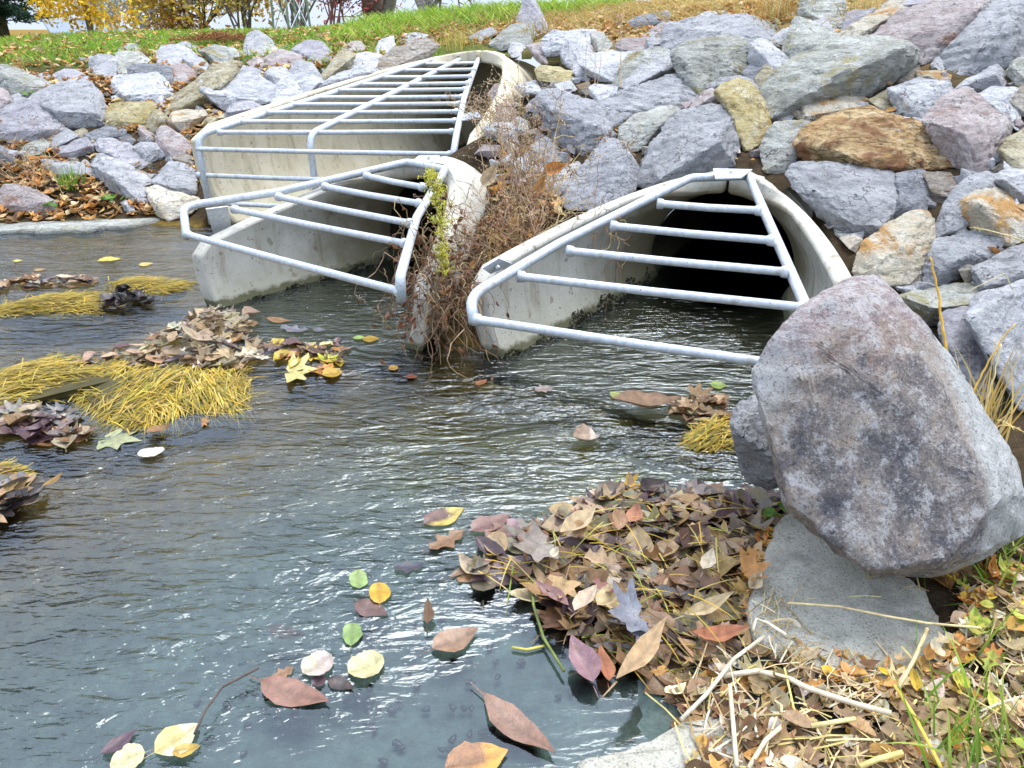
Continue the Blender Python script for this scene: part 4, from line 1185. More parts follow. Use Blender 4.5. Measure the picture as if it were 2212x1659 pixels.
def tb(x0, y0, s, *p): return [(x0 + p[i] * s, y0 + p[i + 1] * s) for i in range(0, len(p), 2)]
BM = lambda *p: tb(737.3, 1097.2, .3387, *p)      # tiles of the photograph
BL = lambda *p: tb(0, 1097.2, .3387, *p)
BR = lambda *p: tb(1474.6, 1097.2, .3387, *p)
DD = lambda *p: tb(0, 548.6, 1 / 3, *p)
EE = lambda *p: tb(737.3, 548.6, 1 / 3, *p)
FF = lambda *p: tb(1474.6, 548.6, 1 / 3, *p)
# (base -> tip in the photograph, shape, width ratio, colour, second colour, lift, label)
FLOAT = [
 (BM(577,905,878,785), 'ovate', .50, (.44,.27,.17), None, .008, 'tan oval leaf with a clear midrib floating by itself on calm water'),
 (BM(910,1195,1350,1595), 'lance', .44, (.36,.20,.14), None, .012, 'long pointed reddish-brown leaf floating near the bottom shore'),
 (BM(660,1665,1065,1565), 'ovate', .62, (.42,.20,.09), (.60,.30,.06), .008, 'orange-brown leaf cut by the bottom edge of the picture'),
 (BM(525,103,790,5), 'ovate', .46, (.24,.14,.12), (.46,.36,.10), .008, 'purplish leaf with a yellow edge drifting upstream of the leaf heap'),
 (BM(560,268,795,145), 'oak', .52, (.36,.20,.10), None, .012, 'curled brown leaf drifting at the left tip of the floating mauve leaves'),
 (BM(825,150,1088,48), 'ovate', .44, (.30,.16,.14), None, .008, 'mauve oval leaf touching another mauve leaf on the water'),
 (BM(920,195,1180,85), 'oak', .60, (.30,.17,.12), (.24,.15,.17), .008, 'lobed brown-mauve leaf next to the mauve oval leaf'),
 (BM(1030,245,1180,150), 'maple', .5, (.17,.13,.15), None, .004, 'dark wet leaf clinging to the edge of the leaf heap'),
 (BM(695,445,860,340), 'lance', .40, (.34,.22,.14), None, .01, 'narrow brown leaf beside a purple lobed leaf'),
 (BM(850,345,1115,510), 'oak', .85, (.20,.12,.15), None, .006, 'wide purple lobed leaf at the left tip of the leaf heap'),
 (BM(335,385,540,370), 'oak', .42, (.05,.05,.08), None, .006, 'blackish wet leaf floating in the ripples'),
 (BM(110,395,112,515), 'round', 1.0, (.30,.42,.14), None, .006, 'small round green leaf with a thin stalk'),
 (BM(243,610,242,475), 'round', 1.02, (.78,.46,.03), None, .01, 'bright yellow round leaf'),
 (BM(95,595,290,690), 'ovate', .58, (.19,.10,.09), None, .004, 'dark purple-brown leaf under the bright yellow round one'),
 (BM(548,755,560,590), 'ovate', .46, (.24,.14,.08), None, .02, 'small folded brown leaf floating between open water and the yellow round leaf'),
 (BM(60,880,75,735), 'round', .9, (.22,.34,.10), None, .006, 'pair of mottled green leaves on one stalk'),
 (BM(45,1060,270,960), 'round', .72, (.62,.58,.30), None, .008, 'pale yellow round leaf with a ragged lower edge'),
 (BM(-80,1090,80,1165), 'ovate', .5, DRK, None, .003, 'dark leaf edge under the ragged pale yellow leaf'),
 (BL(1930,1060,2120,950), 'round', .75, (.58,.50,.38), (.46,.38,.34), .012, 'whitish oval leaf on a long stalk above a large brown leaf'),
 (BL(1670,1105,2090,1255), 'ovate', .42, (.36,.18,.13), None, .01, 'large reddish-brown leaf with snails along its edge'),
 (BL(1740,1085,1880,1020), 'oak', .62, (.40,.22,.11), None, .006, 'small brown leaf wedged above the large reddish-brown leaf'),
 (BL(1990,1130,2080,1080), 'ovate', .8, (.15,.09,.11), None, .003, 'dark purple leaf behind the large reddish-brown leaf'),
 (BL(985,1560,1280,1385), 'ovate', .62, (.68,.56,.22), (.64,.55,.34), .012, 'large yellow leaf crossed by a dark twig'),
 (BL(1100,1560,1280,1530), 'ovate', .5, (.66,.44,.08), None, .016, 'small deep yellow leaf on top of the large yellow one'),
 (BL(925,1560,700,1640), 'round', .78, (.72,.66,.36), None, .01, 'pale yellow round leaf cut by the bottom edge'),
 (BL(640,1580,885,1420), 'lance', .50, (.14,.08,.11), None, .003, 'submerged purple leaf behind the two yellow leaves'),
 (BL(1720,765,1960,830), 'ovate', .36, (.15,.10,.08), None, -.02, 'brown leaf lying under water with its ribs showing'),
 (EE(1500,1205,1665,1215), 'ovate', .62, (.50,.34,.22), (.60,.50,.42), .018, 'folded tan leaf alone in the stream before the right culvert'),
 (EE(1750,985,2215,985), 'lance', .30, (.46,.29,.18), None, .03, 'long curled tan leaf across the lip of the right culvert water'),
 (EE(1740,912,1815,915), 'round', .6, (.36,.42,.10), None, .01, 'tiny yellow-green leaf just above the long curled tan leaf'),
 (EE(1800,1500,1965,1515), 'maple', .42, (.74,.46,.04), None, .03, 'curled bright yellow leaf at the upstream edge of the leaf heap'),
 (EE(305,745,370,740), 'round', .7, (.74,.42,.05), None, .01, 'small orange-yellow leaf below the hanging vines'),
 (EE(412,795,498,798), 'lance', .42, (.48,.13,.06), None, .01, 'small red leaf below the hanging vines'),
 (EE(872,850,945,815), 'ovate', .6, (.50,.20,.10), None, .01, 'small orange-red leaf left of the right culvert mouth'),
 (EE(1255,885,1375,870), 'oak', .62, (.34,.28,.26), None, .012, 'greyish leaf held in the small rapid before the right culvert'),
 (FF(180,850,285,855), 'ovate', .55, (.30,.42,.10), None, .008, 'green leaf on dark water in front of the right culvert'),
 (FF(30,930,210,895), 'maple', .5, (.44,.28,.14), None, .02, 'tan torn leaf in front of the dark right culvert mouth'),
 (FF(90,990,290,940), 'oak', .42, (.36,.20,.10), None, .03, 'brown curled leaf by the grey stone in the water'),
 (FF(60,1050,330,1040), 'lance', .38, (.34,.14,.08), None, .006, 'wet red-brown leaf strip left of the grey stone in the water'),
 (DD(1830,590,1900,595), 'maple', .5, (.42,.62,.10), None, .01, 'little green leaf among the yellow leaves by the middle culvert'),
 (DD(1800,770,2070,750), 'maple', .44, (.76,.66,.26), None, .015, 'large pale yellow maple leaf below the middle culvert'),
 (DD(1950,660,2110,640), 'maple', .42, (.74,.52,.06), None, .015, 'yellow maple leaf floating behind the large pale one'),
 (DD(2070,710,2200,670), 'maple', .52, (.66,.70,.08), None, .02, 'lime-yellow star-shaped maple leaf'),
 (DD(2090,790,2225,770), 'ovate', .55, (.78,.48,.04), None, .012, 'deep yellow leaf in front of the lime-yellow star-shaped one'),
 (EE(-130,640,-40,660), 'ovate', .6, (.40,.26,.10), None, .008, 'brownish leaf at the back of the yellow floating leaves'),
 (EE(80,540,145,550), 'round', .6, (.38,.55,.12), None, .012, 'small green leaf with a stalk near the vine-covered wall end'),
 (EE(140,555,245,550), 'ovate', .4, (.72,.46,.05), None, .012, 'small yellow leaf beside the green one at the vine-covered wall end'),
 (DD(600,1195,930,1210), 'maple', .40, (.36,.38,.20), None, .004, 'pale olive maple leaf just under water below the grass mat'),
 (DD(890,1305,1070,1280), 'round', .36, (.72,.70,.60), None, .012, 'white narrow leaf below the olive maple leaf'),
 (DD(230,1105,365,1100), 'ovate', .36, (.46,.22,.08), None, .016, 'orange-brown leaf on the left below the grass mat'),
 (DD(130,1185,260,1150), 'lance', .36, (.30,.14,.08), None, .01, 'dark rusty leaf at the left below the grass mat'),
 (DD(945,1170,1110,1130), 'lance', .40, (.44,.24,.10), None, .02, 'brown leaf at the lower edge of the grass mat'),
 (DD(1290,1090,1365,1080), 'maple', .55, (.52,.24,.07), None, .014, 'small orange leaf off the right end of the grass mat'),
 (DD(660,1400,730,1410), 'oak', .5, DRK, None, .006, 'small black soaked leaf in open water'),
 (DD(0,1570,240,1530), 'maple', .50, (.46,.30,.14), None, .05, 'tan maple leaf on the small clump at the left edge'),
 (DD(270,1520,415,1425), 'lance', .38, (.44,.26,.08), None, .05, 'orange-brown leaf tip sticking up from the clump at the left edge'),
 (DD(140,1650,265,1560), 'ovate', .5, (.36,.28,.22), None, .03, 'greyish folded leaf at the bottom of the left-edge clump'),
 (DD(0,1640,80,1700), 'ovate', .6, (.30,.24,.22), None, .02, 'brown-grey leaf at the very left edge of the left-edge clump'),
 (DD(80,50,150,45), 'lance', .4, (.70,.60,.10), None, .006, 'thin yellow leaf far upstream near the left shore'),
 (DD(630,45,790,35), 'lance', .34, (.74,.60,.08), None, .006, 'yellow leaf floating upstream in front of the middle rack corner'),
 (DD(900,70,995,65), 'ovate', .35, (.68,.52,.12), None, .006, 'yellow-orange leaf floating upstream beside the middle culvert wall'),
 (DD(220,105,300,100), 'ovate', .34, (.56,.36,.12), None, .006, 'tan leaf floating upstream by the left shore'),
 (DD(725,600,860,590), 'oak', .3, (.16,.06,.07), None, .006, 'dark red leaf left of the tall leaf heap'),
 (DD(1570,410,1690,390), 'ovate', .5, (.42,.30,.22), None, .02, 'tan leaf in the water inside the middle culvert toe'),
 (DD(1730,420,1890,440), 'lance', .5, (.46,.26,.12), None, .012, 'orange-tan leaf inside the middle culvert toe'),
 (DD(2030,490,2110,500), 'ovate', .5, (.18,.18,.22), None, .01, 'bluish wet leaf on the sill of the middle culvert'),
 (DD(1820,480,2010,500), 'oak', .4, (.22,.22,.26), None, .01, 'row of bluish wet leaves on the sill of the middle culvert'),
]
for i, (pp, shape, wd, c1_, c2_, lift, lab) in enumerate(FLOAT):
    lift = lift if lift < 0 else lift * .6
    _k = .80 if c1_[1] > c1_[0] * .68 else .60
    c1_ = tuple(k * _k for k in c1_)
    a = at_z(*pp[0], max(lift, -.03)); b = at_z(*pp[1], max(lift, -.03))
    d = b - a
    rnd = random.Random(500 + i)
    mb = MB()
    L_ = d.length
    # width ratio is the one seen in the photograph; foreshortening widens it on the water
    side = Vector((-d.y, d.x, 0)).normalized()
    ctr = (a + b) / 2
    seen = (ctr - EYE).normalized()
    fs_l = max(.25, (d.normalized() - seen * d.normalized().dot(seen)).length)
    fs_s = max(.25, (side - seen * side.dot(seen)).length)
    wr = min(1.25, wd * fs_l / fs_s)
    put_leaf(mb, shape, a, d, (0, 0, 1), L_, c1_, rnd, rnd.uniform(-.02, .10) if lift < .01 else rnd.uniform(.08, .3), rnd.uniform(.02, .12) if lift < .01 else rnd.uniform(.1, .35), wr, c2_)
    o = mb.build('leaf', M_WETLEAF if lift < .011 else M_LEAF, None, True, origin=a)
    tag(o, lab, 'leaf', 'fallen leaves on the water')

def in_poly(x, y, poly):
    c = False
    n = len(poly)
    for i in range(n):
        x1, y1 = poly[i]; x2, y2 = poly[i - 1]
        if (y1 > y) != (y2 > y) and x < (x2 - x1) * (y - y1) / (y2 - y1) + x1: c = not c
    return c
def edge_dist(x, y, poly):
    m = 1e9
    for i in range(len(poly)):
        x1, y1 = poly[i]; x2, y2 = poly[i - 1]
        dx, dy = x2 - x1, y2 - y1
        t = max(0, min(1, ((x - x1) * dx + (y - y1) * dy) / (dx * dx + dy * dy + 1e-9)))
        m = min(m, math.hypot(x - x1 - t * dx, y - y1 - t * dy))
    return m
def plane_poly(px): return [tuple(at_z(x, y, 0)[:2]) for x, y in px]
def sample_poly(poly, rnd):
    xs = [p[0] for p in poly]; ys = [p[1] for p in poly]
    while True:
        x, y = rnd.uniform(min(xs), max(xs)), rnd.uniform(min(ys), max(ys))
        if in_poly(x, y, poly): return x, y
def blade(mb, p0, dirv, length, width, droop, col, rnd, seg=4, up=(0, 0, 1), lift=0):
    d = Vector(dirv).normalized()
    s = d.cross(Vector(up))
    if s.length < 1e-4: s = d.orthogonal()
    s = s.normalized() * width * .5
    p = Vector(p0)
    vs, fs, cs = [], [], []
    bend = Vector((rnd.uniform(-.3, .3), rnd.uniform(-.3, .3), 0))
    for i in range(seg + 1):
        f = i / seg
        w_ = (1 - f ** 2.2) + .06
        vs += [p - s * w_, p + s * w_]
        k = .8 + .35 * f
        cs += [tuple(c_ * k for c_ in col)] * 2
        d = (d + bend / seg * .8 + Vector((0, 0, -droop / seg))).normalized()
        p = p + d * (length / seg)
    for i in range(seg):
        fs.append((2 * i, 2 * i + 1, 2 * i + 3, 2 * i + 2))
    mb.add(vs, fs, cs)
def jit(c, rnd, a=.25):
    k = rnd.uniform(1 - a, 1 + a)
    return (c[0] * k * rnd.uniform(.92, 1.08), c[1] * k * rnd.uniform(.92, 1.08), c[2] * k * rnd.uniform(.85, 1.15))

# ---- heaps of leaves
def heap(name, label, px, n, hmax, cols, seed, size=(.06, .12), tilt=.55, mat=None, kind='stuff', shapes=('ovate', 'maple', 'lance', 'ovate', 'oak')):
    rnd = random.Random(seed)
    poly = plane_poly(px)
    mb = MB()
    xs = [p[0] for p in poly]; ys = [p[1] for p in poly]
    span = .5 * min(max(xs) - min(xs), max(ys) - min(ys))
    for i in range(n):
        x, y = sample_poly(poly, rnd)
        e = min(1, edge_dist(x, y, poly) / max(span * .7, .02))
        z = .004 + hmax * (e ** .7) * (i / n) ** .5 * rnd.uniform(.6, 1.0) + max(0, float(ground(x, y)))
        a = rnd.uniform(0, 2 * math.pi)
        tl = tilt * (.25 + .75 * e)
        d = Vector((math.cos(a), math.sin(a), rnd.uniform(-tl, tl) * .7))
        up = Vector((rnd.uniform(-tl, tl), rnd.uniform(-tl, tl), 1))
        L_ = rnd.uniform(*size)
        put_leaf(mb, rnd.choice(shapes), Vector((x, y, z)) - d * L_ * .5, d, up, L_, jit(tuple(k * .8 for k in rnd.choice(cols)), rnd, .28), rnd, rnd.uniform(-.1, .45), rnd.uniform(0, .5), rnd.uniform(.4, .75))
    o = mb.build(name, mat or M_LEAF, None, True, origin=(sum(xs) / len(xs), sum(ys) / len(ys), 0))
    return tag(o, label, 'leaves', None, kind)
PILE = [(975,1250),(1090,1180),(1230,1115),(1320,1065),(1480,1075),(1620,1080),(1690,1130),(1690,1230),(1640,1290),(1610,1400),(1520,1440),(1440,1505),(1390,1490),(1330,1440),(1250,1390),(1190,1320),(1120,1275)]
heap('wet_leaves', 'heap of wet brown, tan and purple leaves washed against the right shore', PILE, 330, .034, [TAN, BRN, (.15,.10,.08), (.10,.065,.07), PALE, TAN, (.26,.14,.07), (.16,.14,.13), (.28,.22,.16), (.20,.18,.09), BRN, (.34,.22,.11)], 11, (.085, .165), .24, M_WETLEAF)
heap('dry_leaves', 'tall heap of curled tan leaves stuck on top of the yellow grass mat', DD(880,760,900,610,1050,560,1200,470,1330,400,1480,400,1620,450,1700,620,1700,700,1560,760,1330,800,1100,790), 200, .155, [TAN, PALE, PALE, WHT, PALE, (.30,.24,.19), (.44,.33,.22)], 12, (.06, .115), .9)
heap('dry_leaves', 'strip of curled brown leaves lying along the middle of the grass mat', DD(540,720,600,690,900,680,1300,720,1560,740,1550,790,1200,800,800,790,600,770), 70, .06, [TAN, BRN, PALE, GRY], 13, (.06, .11), .6)
heap('wet_leaves', 'black soaked leaf lump at the end of the farther grass mat', DD(660,360,690,310,800,260,880,250,970,340,900,370,760,385), 36, .09, [DRK, (.06,.045,.05), (.03,.025,.03)], 14, (.07, .12), .8, M_WETLEAF)
heap('wet_leaves', 'scattered soaked leaves along the far edge of the farther grass mat', DD(0,200,200,160,500,160,640,180,560,220,300,215,150,235,0,250), 46, .03, [BRN, TAN, DRK, RUS, PALE, GRY], 15, (.07, .13), .4, M_WETLEAF)
heap('wet_leaves', 'floating leaves in the backwater at the left below the grass mat', DD(0,1000,150,1010,380,1010,520,1120,600,1190,420,1240,150,1200,0,1180), 46, .02, [MAU, BRN, PALE, GRY, PUR, GRY], 16, (.08, .14), .15, M_WETLEAF)
heap('wet_leaves', 'yellow and brown leaves floating together below the middle culvert', DD(1700,600,1830,570,2000,590,2230,560,2260,640,2230,750,2060,800,1900,770,1820,700,1720,640), 60, .01, [YEL, PYL, BRN, MAU, ORG, PUR, YEL], 17, (.06, .12), .12, M_WETLEAF)
heap('wet_leaves', 'leaves jammed at the water line beside the grey stone in the water', FF(-120,1010,60,960,260,960,300,1040,220,1110,40,1100), 40, .04, [BRN, TAN, RUS, TAN, BRN], 18, (.06, .11), .5, M_WETLEAF)
heap('wet_leaves', 'soaked leaves clumped at the left picture edge above the foreground water', [(-60,1040),(40,1020),(95,1060),(70,1110),(20,1150),(-60,1150)], 22, .06, [GRY, BRN, TAN, DRK], 19, (.08, .14), .6, M_WETLEAF)
heap('wet_leaves', 'thin scatter of dark leaves upstream of the right heap', [(1290,1090),(1330,1060),(1560,1060),(1680,1080),(1690,1110),(1500,1100)], 34, .02, [PUR, MAU, BRN, GRY, DRK], 20, (.08, .14), .3, M_WETLEAF)

# ---- distinct leaves lying on the right heap
TOP = [
 (BM(1390,190,1640,20), 'lance', .5, PALE, .10, 'large pale curled leaf sticking up at the back of the leaf heap'),
 (BM(1480,170,1560,110), 'round', .8, (.46,.30,.16), .09, 'small tan round leaf against the large pale curled one'),
 (BM(1760,150,1770,20), 'round', .75, (.40,.25,.15), .08, 'round brown leaf at the back of the leaf heap'),
 (BM(1840,110,1900,-10), 'ovate', .8, (.44,.20,.12), .06, 'reddish ribbed leaf at the back right of the leaf heap'),
 (BM(1390,200,1050,310), 'maple', .42, (.26,.22,.19), .06, 'wide grey-brown maple leaf on the upper left of the leaf heap'),
 (BM(1450,640,1230,460), 'lance', .34, (.26,.14,.13), .075, 'narrow dark mauve leaf on the large tan leaf'),
 (BM(1440,420,1380,640), 'maple', .62, (.42,.29,.15), .06, 'large tan leaf with dark veins in the middle of the leaf heap'),
 (BM(1490,670,1640,510), 'ovate', .5, (.60,.48,.36), .075, 'pale pinkish leaf beside the large tan veined leaf'),
 (BM(1640,640,1790,540), 'round', .7, (.58,.46,.26), .07, 'cream round leaf right of the pale pinkish leaf'),
 (BM(1620,470,1750,560), 'oak', .5, (.24,.09,.08), .08, 'dark red lobed leaf lying above the cream round leaf'),
 (BM(1980,690,1660,700), 'maple', .62, (.20,.21,.25), .07, 'bluish-grey maple leaf in the middle of the leaf heap'),
 (BM(2000,760,1850,900), 'maple', .6, (.17,.18,.23), .06, 'wet bluish maple leaf below the other bluish-grey one'),
 (BM(1750,1115,2090,730), 'lance', .36, (.46,.32,.18), .09, 'long curled tan leaf lying diagonally at the front of the heap'),
 (BM(1610,1140,1480,830), 'ovate', .56, (.26,.15,.17), .02, 'big mauve leaf with pale veins afloat at the front of the heap'),
 (BM(1700,1120,1655,885), 'ovate', .44, (.42,.17,.09), .016, 'orange-red leaf beside the big mauve leaf'),
 (BM(1990,1010,2080,1100), 'maple', .55, (.50,.28,.10), .05, 'small orange-brown torn leaf right of the diagonal curled leaf'),
 (BM(1560,320,1780,370), 'oak', .5, (.50,.36,.22), .075, 'tan lobed leaf in the upper part of the leaf heap'),
 (BM(1340,310,1390,250), 'ovate', .6, (.66,.58,.42), .08, 'small whitish leaf in the upper part of the leaf heap'),
 (BR(130,410,200,275), 'ovate', .6, (.66,.58,.44), .08, 'pale pointed leaf standing up at the right of the leaf heap'),
 (BR(340,420,570,380), 'maple', .52, (.48,.24,.08), .07, 'orange-brown lobed leaf at the right end of the leaf heap'),
 (BR(420,520,500,420), 'ovate', .7, (.62,.50,.32), .07, 'cream leaf next to the concrete slab'),
 (BR(60,820,430,790), 'lance', .3, (.42,.17,.09), .04, 'long red-brown leaf at the front right of the leaf heap'),
 (BR(0,690,330,560), 'lance', .3, (.56,.44,.26), .05, 'long cream leaf above the red-brown one at the front right'),
]
for i, (pp, shape, wd, c1_, z_, lab) in enumerate(TOP):
    a = at_z(*pp[0], z_); b = at_z(*pp[1], z_ + .02)
    d = b - a
    rnd = random.Random(700 + i)
    side = Vector((-d.y, d.x, 0)).normalized(); seen = ((a + b) / 2 - EYE).normalized()
    wr = min(1.3, wd * max(.25, (d.normalized() - seen * d.normalized().dot(seen)).length) / max(.25, (side - seen * side.dot(seen)).length))
    mb = MB()
    put_leaf(mb, shape, a, d, (rnd.uniform(-.3, .3), rnd.uniform(-.5, 0), 1), d.length, c1_, rnd, rnd.uniform(.1, .35), rnd.uniform(.15, .5), wr)
    tag(mb.build('leaf', M_WETLEAF if i in (4, 5, 9, 10, 11, 13) else M_LEAF, None, True, origin=a), lab, 'leaf', 'fallen leaves on the leaf heap')

# ---- loose litter on the banks (uncountable)
def litter(name, px, n, cols, seed, size, zoff=.0, tilt=.5, extra=None, mat=None):
    rnd = random.Random(seed)
    mb = MB()
    for i in range(n):
        for _ in range(40):
            x = rnd.uniform(min(p[0] for p in px), max(p[0] for p in px)); y = rnd.uniform(min(p[1] for p in px), max(p[1] for p in px))
            if in_poly(x, y, px): break
        t = hit(x, y)
        if t is None or t > 14: continue
        p = at_t(x, y, t)
        if p.z < -.005: p.z = .003
        a = rnd.uniform(0, 6.283)
        d = Vector((math.cos(a), math.sin(a), rnd.uniform(-tilt, tilt) + .12))
        up = Vector((rnd.uniform(-tilt, tilt), rnd.uniform(-tilt, tilt), 1))
        L_ = rnd.uniform(*size)
        put_leaf(mb, rnd.choice(('ovate', 'ovate', 'maple', 'lance', 'oak')), p + Vector((0, 0, rnd.uniform(.005, .03) + zoff)) - d * L_ * .5, d, up, L_, jit(rnd.choice(cols), rnd, .3), rnd, rnd.uniform(-.1, .5), rnd.uniform(0, .6), rnd.uniform(.4, .7))
    o = mb.build(name, mat or M_LEAF, None, True, origin=(0, 4, 0))
    return tag(o, None, None, None, 'stuff')
LEAFC = [(.60,.32,.09), (.64,.42,.18), (.52,.36,.18), (.46,.24,.08), (.64,.50,.30), (.54,.27,.08)]
litter('leaf_litter', [(0,360),(120,345),(200,380),(230,420),(330,440),(420,450),(360,465),(200,478),(0,488)], 420, LEAFC + [BRN], 31, (.06, .12))
litter('leaf_litter', [(0,250),(150,300),(330,370),(420,330),(430,420),(330,440),(180,400),(0,370)], 330, LEAFC + [BRN], 32, (.06, .11))
litter('leaf_litter', [(0,110),(200,110),(330,95),(560,85),(760,95),(960,95),(900,140),(700,150),(600,160),(470,280),(380,330),(0,190)], 1700, LEAFC, 33, (.06, .12))
litter('leaf_litter', [(760,60),(1000,45),(1120,50),(1750,0),(1850,0),(1800,40),(1600,60),(1420,90),(1300,95),(1180,90),(1060,100),(900,100),(780,95)], 1100, LEAFC + [(.58,.40,.16)], 34, (.05, .11))
litter('leaf_litter', [(1050,520),(1080,330),(1220,330),(1230,440),(1150,520),(1060,590)], 160, LEAFC, 35, (.05, .1))
litter('leaf_litter', [(1230,60),(1800,60),(2212,300),(2212,560),(1900,640),(1850,560),(1700,370),(1500,360),(1250,300)], 260, LEAFC + [BRN], 36, (.05, .09))
litter('leaf_litter', [(1620,1360),(1650,1345),(1740,1400),(1880,1455),(1990,1445),(2060,1370),(2085,1280),(2130,1280),(2110,1420),(2000,1510),(1860,1510),(1700,1460)], 120, LEAFC + [BRN, PALE, WHT, YEL], 39, (.03, .07), .012, .4)
litter('leaf_litter', [(1640,1150),(1700,1130),(1690,1230),(1650,1300),(1620,1380),(1590,1300)], 46, LEAFC + [BRN, PALE], 40, (.04, .09), .015, .4)
litter('leaf_litter', [(1930,1225),(2050,1225),(2140,1180),(2160,1290),(2080,1310),(2000,1260)], 70, LEAFC + [BRN, YEL, PALE], 381, (.03, .07), .0, .4)
litter('leaf_litter', [(0,74),(300,74),(620,76),(560,92),(330,104),(200,118),(0,125)], 260, LEAFC + [PALE], 382, (.06, .12), .05, .3)
litter('leaf_litter', [(560,70),(800,60),(1000,62),(960,95),(760,100),(560,98)], 300, LEAFC + [PALE], 383, (.06, .12), .03, .4)
FG = [(1690,1120),(1600,1400),(1480,1490),(1440,1560),(1250,1659),(2212,1659),(2212,1180),(2110,1230),(2085,1290),(2060,1410),(1980,1475),(1870,1475),(1720,1425),(1640,1370),(1620,1300)]
litter('leaf_litter', [(1450,1500),(1640,1380),(1860,1490),(2000,1480),(2080,1400),(2090,1280),(2212,1190),(2212,1700),(1500,1700),(1480,1600)], 620, [(.46,.31,.15), (.40,.28,.15), (.54,.42,.24), BRN, WHT, (.30,.22,.12), PALE, (.34,.24,.13), (.50,.28,.08), (.26,.17,.09)], 37, (.035, .085), .0, .35)
litter('leaf_litter', [(2060,1230),(2212,1190),(2212,1659),(1950,1659),(2070,1420)], 46, [YEL, (.62,.60,.10), (.40,.46,.08), ORG], 38, (.04, .075), .012, .35)
# ---------------------------------------------------------------- grass mats in the stream
GOLD = [(.54,.37,.04), (.62,.44,.07), (.42,.31,.04), (.56,.45,.11), (.30,.28,.05), (.64,.49,.15), (.22,.17,.06)]
def grass_mat(label, px, n, hmax, heading, seed, length=(.10, .24), cols=GOLD, w_=.0045):
    rnd = random.Random(seed)
    poly = plane_poly(px)
    mb = MB()
    xs = [p[0] for p in poly]; ys = [p[1] for p in poly]
    span = .5 * min(max(xs) - min(xs), max(ys) - min(ys))
    # a dark sodden core under the blades
    ring = [Vector((x, y, -.03)) for x, y in poly]
    c0 = Vector((sum(xs) / len(xs), sum(ys) / len(ys), 0))
    mid = [c0 + (p - c0) * .7 + Vector((0, 0, hmax * .45)) for p in ring]
    ring = [c0 + (p - c0) * .92 + Vector((0, 0, -.03)) for p in ring]
    m = len(ring)
    mb.add(ring + mid + [c0 + Vector((0, 0, hmax * .62))], [(i, (i + 1) % m, m + (i + 1) % m, m + i) for i in range(m)] + [(m + i, m + (i + 1) % m, 2 * m) for i in range(m)], (.10, .085, .03))
    for i in range(n):
        x, y = sample_poly(poly, rnd)
        e = min(1, edge_dist(x, y, poly) / max(span * .8, .02))
        z = .004 + hmax * e ** .6 * rnd.uniform(.55, 1.05)
        u = (x - min(xs)) / (max(xs) - min(xs))
        a = R(heading(u, (y - min(ys)) / (max(ys) - min(ys))) + rnd.gauss(0, 15 if rnd.random() < .7 else 60))
        d = Vector((math.cos(a), math.sin(a), rnd.uniform(-.02, .22)))
        L_ = rnd.uniform(*length)
        blade(mb, Vector((x, y, z)) - d * L_ * .5, d, L_, w_, .42, jit(rnd.choice(cols), rnd, .3), rnd, 4)
    o = mb.build('grass_mat', M_BLADE, None, False, origin=c0)
    return tag(o, label, 'grass mat', 'mats of drowned grass in the stream')
grass_mat('largest mat of golden drowned grass, topped by a tall heap of leaves', DD(-60,770,0,760,150,710,300,675,450,680,560,740,760,700,900,740,1400,760,1580,730,1640,900,1600,1020,1480,1060,1300,1030,1180,1060,1050,1130,900,1160,750,1150,640,1090,520,1010,450,930,200,960,0,1000,-60,1000), 3000, .085,
          lambda u, v: 186 if u < .42 else (250 if u < .72 else 300), 41)
grass_mat('flat yellow grass mat farther upstream at the left, ending in a black leaf lump', DD(-60,340,0,330,200,280,400,255,600,260,720,300,690,370,560,400,300,395,0,410,-60,410), 1300, .045, lambda u, v: 190, 42)
grass_mat('small farthest grass mat left of the middle culvert toe', DD(690,190,780,160,900,155,1100,180,1240,190,1180,230,1000,270,850,260,720,240), 800, .04, lambda u, v: 195, 43)
grass_mat('tiny tuft of yellow grass in the water beside the grey stone', FF(0,1215,120,1100,240,1090,330,1210,330,1260,200,1270,60,1260), 420, .05, lambda u, v: 215, 44, (.08, .16))
grass_mat('little clump of wet grass at the left picture edge', [(-70,1030),(0,1005),(45,1025),(40,1050),(-70,1060)], 240, .05, lambda u, v: 200, 45, (.06, .14))

# strands caught in and around the leaf heap (uncountable)
rnd = random.Random(46)
mb = MB()
pp_ = plane_poly(PILE)
for i in range(210):
    x, y = sample_poly(pp_, rnd)
    z = .02 + rnd.uniform(0, .06) * min(1, edge_dist(x, y, pp_) / .12)
    a = R(rnd.gauss(-25, 38))
    blade(mb, (x, y, z), (math.cos(a), math.sin(a), rnd.uniform(-.05, .25)), rnd.uniform(.08, .22), .004, .5, jit(rnd.choice(GOLD + [(.30,.40,.06), (.22,.15,.05)]), rnd), rnd, 4)
tag(mb.build('drowned_grass', M_BLADE, None, origin=(.5, 1.9, 0)), kind='stuff')

